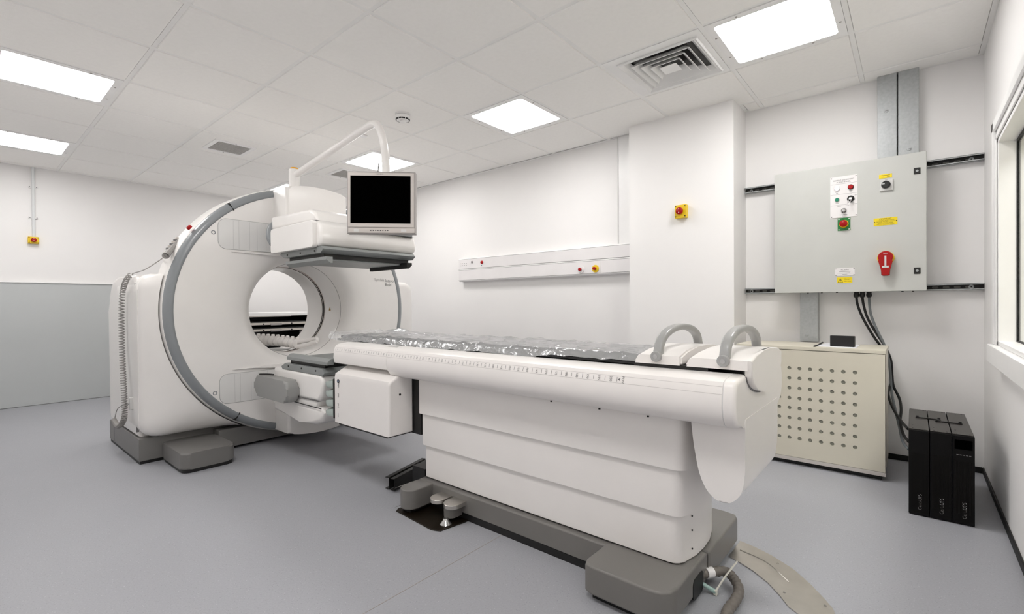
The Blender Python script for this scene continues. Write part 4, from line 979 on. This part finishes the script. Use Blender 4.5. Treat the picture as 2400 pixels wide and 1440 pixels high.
R = [[b.verts.new((x_, KY-.0022, z_)) for x_, z_ in q_] for q_ in (tri, tin)]
for k in range(3): b.faces.new((R[0][k], R[0][(k+1) % 3], R[1][(k+1) % 3], R[1][k]))
for q_ in (((-.358, 1.165), (-.363, 1.156), (-.360, 1.156), (-.3575, 1.1575)), ((-.362, 1.1575), (-.357, 1.1575), (-.361, 1.149), (-.3605, 1.1555))): b.faces.new([b.verts.new((x_, KY-.0022, z_)) for x_, z_ in q_])
obj('voltage_sign', b, INK, dl, wn=False)
# isolator handle
hx, hz_ = -.1285, 1.288
iso = obj('isolator_base', lathe(BM(), [(KY, .001), (KY, .043), (KY-.014, .042), (KY-.016, .03), (KY-.016, .001)], 'y', hx, hz_, 32), YELLOW, cb)
pts_ = [(hx+.037*math.cos(math.radians(a)), hz_+.004+.037*math.sin(math.radians(a))) for a in range(-38, 219, 12)]
pts_ += [(hx-.021, hz_-.055), (hx-.0205, hz_-.105), (hx-.012, hz_-.110), (hx+.012, hz_-.110), (hx+.0205, hz_-.105), (hx+.021, hz_-.055)]
hd = obj('isolator_handle', prism(BM(), pts_, 'y', KY-.016, KY-.052, .005, 3), RED, cb)
b = BM(); box(b, hx-.0045, hx+.0045, KY-.0528, KY-.0515, hz_-.052, hz_+.012); box(b, hx-.016, hx+.016, KY-.0528, KY-.0515, hz_-.062, hz_-.050)
box(b, hx-.010, hx+.010, KY-.0526, KY-.0515, hz_+.0245, hz_+.0265); obj('handle_mark', b, INKW, hd, wn=False)
for z_ in (1.798, 1.203):
    lk = obj('lock', box(BM(), .004, .034, KY-.004, KY, z_-.019, z_+.019, .002), BLACK, cb)
    obj('lock_core', cyl(BM(), 'y', (.019, z_), .007, KY-.006, KY-.004, 14), GALV, lk)
for x_ in (-.55, -.47, -.385, -.05, .0): obj('drain_plug', cyl(BM(), 'z', (x_, KY+.06), .006, KZ0-.004, KZ0+.004, 8), INK, cb, wn=False)
# cable glands and cables
ends = [[(2010, 715), (2022, 745), (2045, 785), (2066, 815), (2085, 850), (2090, 890), (2086, 905), (2082, 925), (2092, 955), (2110, 985), (2128, 1006)],
        [(2024, 715), (2033, 745), (2053, 780), (2074, 812), (2088, 845), (2091, 880), (2094, 905), (2108, 935), (2112, 960), (2110, 990), (2118, 1020), (2130, 1036)],
        [(2038, 715), (2042, 740), (2056, 775), (2072, 808), (2083, 845), (2087, 880), (2090, 920), (2098, 960), (2108, 1000), (2116, 1035), (2130, 1054)]]
lb_ = ('black cable from the left gland of the control cabinet', 'black cable from the middle gland of the control cabinet', 'grey cable from the right gland of the control cabinet')
for k, px_ in enumerate((2007, 2021, 2037)):
    p = W(px_, 697, y=3.84); gl = obj('cable_gland', cyl(BM(), 'z', (p.x, 3.84), .0135, KZ0-.012, KZ0+.004, 8), BLACK, cb)
    obj('gland_nut', lathe(BM(), [(KZ0-.012, .001), (KZ0-.012, .0155), (KZ0-.028, .0155), (KZ0-.036, .009), (KZ0-.036, .001)], 'z', p.x, 3.84, 16), BLACK, gl)
    pts_ = [Vector((p.x, 3.84, KZ0-.03))]
    n_ = len(ends[k])
    for i, (a, c) in enumerate(ends[k]):
        f_ = i/(n_-1); yy = 3.84+.03*min(1, f_*3) if f_ < .55 else 3.87-.55*((f_-.55)/.45)**1.3
        pts_.append(W(a, c, y=yy-.012*k*(f_ < .99)))
    b = BM(); tube(b, pts_, .0072, 10); tag(obj('cable', b, CABLE2 if k == 2 else RUBBER), lb_[k], 'cable', 'cables from the control cabinet')
# steel trunks
def strunk(x0, x1, z0, z1, label, scr):
    t_ = thing('steel_trunking', label, 'trunking', ((x0+x1)/2, YR, z0))
    obj('trunk', box(BM(), x0, x1, 3.866, YR, z0, z1, .002), GALV, t_); obj('lid', box(BM(), x0+.001, x1-.001, 3.862, 3.866, z0, z1, .001), GALV, t_)
    for (sx_, sz_) in scr:
        s_ = obj('screw', lathe(BM(), [(3.862, .001), (3.862, .012), (3.859, .011), (3.858, .001)], 'y', sx_, sz_, 16), GALV, t_)
        obj('screw_slot', box(BM(), sx_-.008, sx_+.008, 3.8575, 3.8585, sz_-.0015, sz_+.0015), INKG, s_, wn=False)
strunk(-.175, -.077, 1.895, CZ, 'left of the two steel trunks above the control cabinet', [(-.13, 2.235)])
strunk(-.071, .029, 1.895, CZ, 'right of the two steel trunks above the control cabinet', [(-.018, 1.969)])
strunk(-.608, -.501, .744, KZ0+.003, 'single steel trunk between control cabinet and cream cabinet', [(-.568, .79)])

# ------------------------------------------------------------ cream ventilated cabinet
FX0, FX1, FY, FB, FZ = -.905, -.117, 3.40, 3.80, .744
vc = thing('ventilated_cabinet', 'cream metal cabinet with rows of round vent holes in its front', 'cabinet', ((FX0+FX1)/2, 3.6, 0))
obj('lid', box(BM(), FX0, FX1, FY, FB, .722, FZ, .003), CREAM, vc); obj('shell', box(BM(), FX0+.002, FX1-.002, FY+.02, FB, .052, .7205, .002), CREAM, vc)
b = BM(); dx_, dz_ = .056, .0624; hx0, hz0 = -.259-9*dx_, .17
gxs = [hx0+dx_*i for i in range(10)]; gzs = [hz0+dz_*j for j in range(8)]
def q4(x0, x1, z0, z1): b.faces.new([b.verts.new(v) for v in ((x0, FY, z0), (x1, FY, z0), (x1, FY, z1), (x0, FY, z1))])
xa, xb, za, zb_ = gxs[0]-dx_/2, gxs[-1]+dx_/2, gzs[0]-dz_/2, gzs[-1]+dz_/2
q4(FX0+.001, FX1, .052, za); q4(FX0+.001, FX1, zb_, .7195); q4(FX0+.001, xa, za, zb_); q4(xb, FX1, za, zb_)
NH = 16
for hx_ in gxs:
    for hz2 in gzs:
        I, I2, O = [], [], []
        for k in range(NH):
            a = 2*PI*(k+.5)/NH; c, s_ = math.cos(a), math.sin(a); mmx = max(abs(c)/(dx_/2), abs(s_)/(dz_/2))
            I.append(b.verts.new((hx_+.0112*c, FY, hz2+.0112*s_))); I2.append(b.verts.new((hx_+.0112*c, FY+.008, hz2+.0112*s_)))
            O.append(b.verts.new((hx_+c/mmx, FY, hz2+s_/mmx)))
        cor = [b.verts.new((hx_+u*dx_/2, FY, hz2+v*dz_/2)) for u, v in ((1, 1), (-1, 1), (-1, -1), (1, -1))]
        for k in range(NH):
            l = (k+1) % NH; b.faces.new((I[k], I2[k], I2[l], I[l]))
            A_, B_ = O[k].co, O[l].co
            if abs(A_.x-B_.x) > 1e-5 and abs(A_.z-B_.z) > 1e-5:
                cc = cor[0 if (A_.x+B_.x)/2 > hx_ and (A_.z+B_.z)/2 > hz2 else 1 if (A_.z+B_.z)/2 > hz2 else 2 if (A_.x+B_.x)/2 < hx_ else 3]
                b.faces.new((I[k], O[k], cc, O[l], I[l]))
            else: b.faces.new((I[k], O[k], O[l], I[l]))
obj('front_panel', b, CREAM, vc, wn=False, angle=30)
obj('filter_mesh', box(BM(), FX0+.01, FX1-.01, FY+.008, FY+.012, .1, .68), MESHG, vc, wn=False)
obj('panel_edge', box(BM(), FX1-.003, FX1, FY, FY+.02, .052, .7195), CREAM, vc, wn=False)
obj('bottom_rail', box(BM(), FX0, FX1, FY-.002, FY+.02, .028, .05, .002), SILVER, vc); obj('plinth', box(BM(), FX0+.02, FX1-.02, FY+.03, FB, 0, .052), BLACK, vc)
pp = [W(1908, 812, z=FZ), W(2006, 817.5, z=FZ), W(2016, 809, z=FZ), W(1940, 804.5, z=FZ)]
tag(obj('paper_sheet', prism(BM(), [(p.x, p.y) for p in pp], 'z', FZ, FZ+.002), PAPER, wn=False), 'white paper sheet lying on the cream cabinet', 'paper')
p, q = W(1946, 809, y=3.53), W(2004, 811, y=3.53)
b = BM(); box(b, p.x, q.x, 3.515, 3.545, FZ+.002, FZ+.068, .003)
bmesh.ops.rotate(b, verts=b.verts, cent=((p.x+q.x)/2, 3.53, FZ), matrix=Matrix.Rotation(-.12, 3, 'Z'))
tag(obj('black_box', b, BLACK), 'small black box standing on the paper on the cream cabinet', 'box')
p = W(1917, 809, z=FZ+.004); b = BM(); tube(b, [W(1908, 812, z=FZ+.005), p, W(1928, 803, z=FZ+.006)], .0045, 8); tag(obj('black_strap', b, INK), 'short black strap beside the paper on the cream cabinet', 'strap')

# ------------------------------------------------------------ UPS tower
ux0, ux1, uy0, uy1, uz = -.018, .213, 2.962, 3.525, .410
up_ = thing('ups_unit', 'black three-module power unit standing in the corner by the right wall', 'power unit', ((ux0+ux1)/2, 3.24, 0))
mw = (ux1-ux0)/3
for k in range(3):
    a, c = ux0+mw*k+.001, ux0+mw*(k+1)-.001
    md = obj('module', box(BM(), a, c, uy0+.012, uy1, .004, uz-.003, .003), UPSM, up_)
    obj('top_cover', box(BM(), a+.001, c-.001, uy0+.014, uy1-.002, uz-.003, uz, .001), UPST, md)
    fr = obj('front_bezel', box(BM(), a, c, uy0, uy0+.012, .004, uz-.004, .003), UPSM, md)
    b = BM(); nb = 14
    for i in range(nb):
        x = a+.006+(c-a-.012)*(i+.5)/nb; z0_, z1_ = (.05, .30) if k < 2 else (.05, .29)
        box(b, x-.0011, x+.0011, uy0-.0022, uy0, z0_, z1_)
    obj('grille', b, mat('black_rib_plastic', (20, 18, 16), .5, spec=.15), md, wn=False, kind='stuff')
    b = BM(); xm = a+(c-a)*.55
    text(b, 'Certa', .0185, (xm, uy0-.001, .052), (0, 0, 1), (-1, 0, 0)); obj('lettering', b, mat('grey_logo_ink', (128, 126, 124), .6), md, wn=False)
    b = BM(); text(b, 'UPS', .0195, (xm, uy0-.001, .0895), (0, 0, 1), (-1, 0, 0)); obj('lettering', b, INKW, md, wn=False)
    for (sx_, sy_) in ((.2, .03), (.8, .03), (.2, .1), (.8, .53), (.5, .53)): obj('screw', cyl(BM(), 'z', (a+(c-a)*sx_, uy0+sy_), .003, uz, uz+.001, 6), INK, md, wn=False)
    if k == 2:
        obj('display', box(BM(), a+.008, c-.008, uy0-.002, uy0, .345, .388, .001), SCREEN, md)
        for i in range(5): obj('led', box(BM(), a+.014+.0105*i, a+.021+.0105*i, uy0-.002, uy0, .318, .3205), INKG, md, wn=False)
for k in range(2):
    xc = ux0+mw*(k+1); yc = 3.27-.045*k
    br = obj('link_bracket', box(BM(), xc-.05, xc+.05, yc-.008, yc+.008, uz, uz+.005, .001), DARK, up_)
    for s_ in (-.042, .042): obj('bolt', cyl(BM(), 'z', (xc+s_, yc), .006, uz+.005, uz+.011, 8), INK, br)

# ------------------------------------------------------------ collimator cart seen through the bore
ct = thing('collimator_cart', 'dark cart with pale tray rails seen through the scanner bore', 'cart', (-6.1, 2.5, 0))
cx0, cx1, cy0, cy1 = -6.45, -5.85, 1.75, 2.96
obj('top', box(BM(), cx0, cx1, cy0, cy1, .895, .935, .005), FRAMEW, ct); obj('top_lip', box(BM(), cx1-.004, cx1+.006, cy0+.1, cy1-.25, .885, .893, .002), SILVER, ct)
obj('back_panel', box(BM(), cx0, cx0+.02, cy0, cy1, .06, .895), BLACK, ct)
for y_ in (cy0, cy1-.03): obj('side_post', box(BM(), cx1-.04, cx1, y_, y_+.03, .06, .895, .003), DARK, ct); obj('side_panel', box(BM(), cx0+.02, cx1-.04, y_, y_+.03, .06, .895), BLACK, ct)
for z_ in (.80, .725):
    tr = obj('tray', box(BM(), cx0+.03, cx1-.03, cy0+.04, cy1-.04, z_-.012, z_+.03), BLACK, ct)
    obj('tray_rail', box(BM(), cx1-.03, cx1-.005, cy0+.04, cy1-.06, z_-.012, z_+.016, .003), mat('pale_tray_metal', (200, 194, 186), .35, metal=.3), tr)
    obj('tray_latch', box(BM(), cx1-.006, cx1+.006, 2.47, 2.60, z_-.018, z_+.008, .003), SILV2, tr)
    for y_ in (2.39, 2.72): obj('catch', cyl(BM(), 'x', (y_, z_), .009, cx1-.006, cx1, 10), DARK, tr)
obj('inner_post', box(BM(), cx1-.10, cx1-.06, 2.86, 2.88, .06, .70), SILV2, ct)
obj('base', box(BM(), cx0, cx1, cy0, cy1, .04, .08, .004), DARK, ct)
for x_ in (cx0+.08, cx1-.08):
    for y_ in (cy0+.08, cy1-.08): obj('caster', cyl(BM(), 'y', (x_, .022), .022, y_-.012, y_+.012, 16), RUBBER, ct)
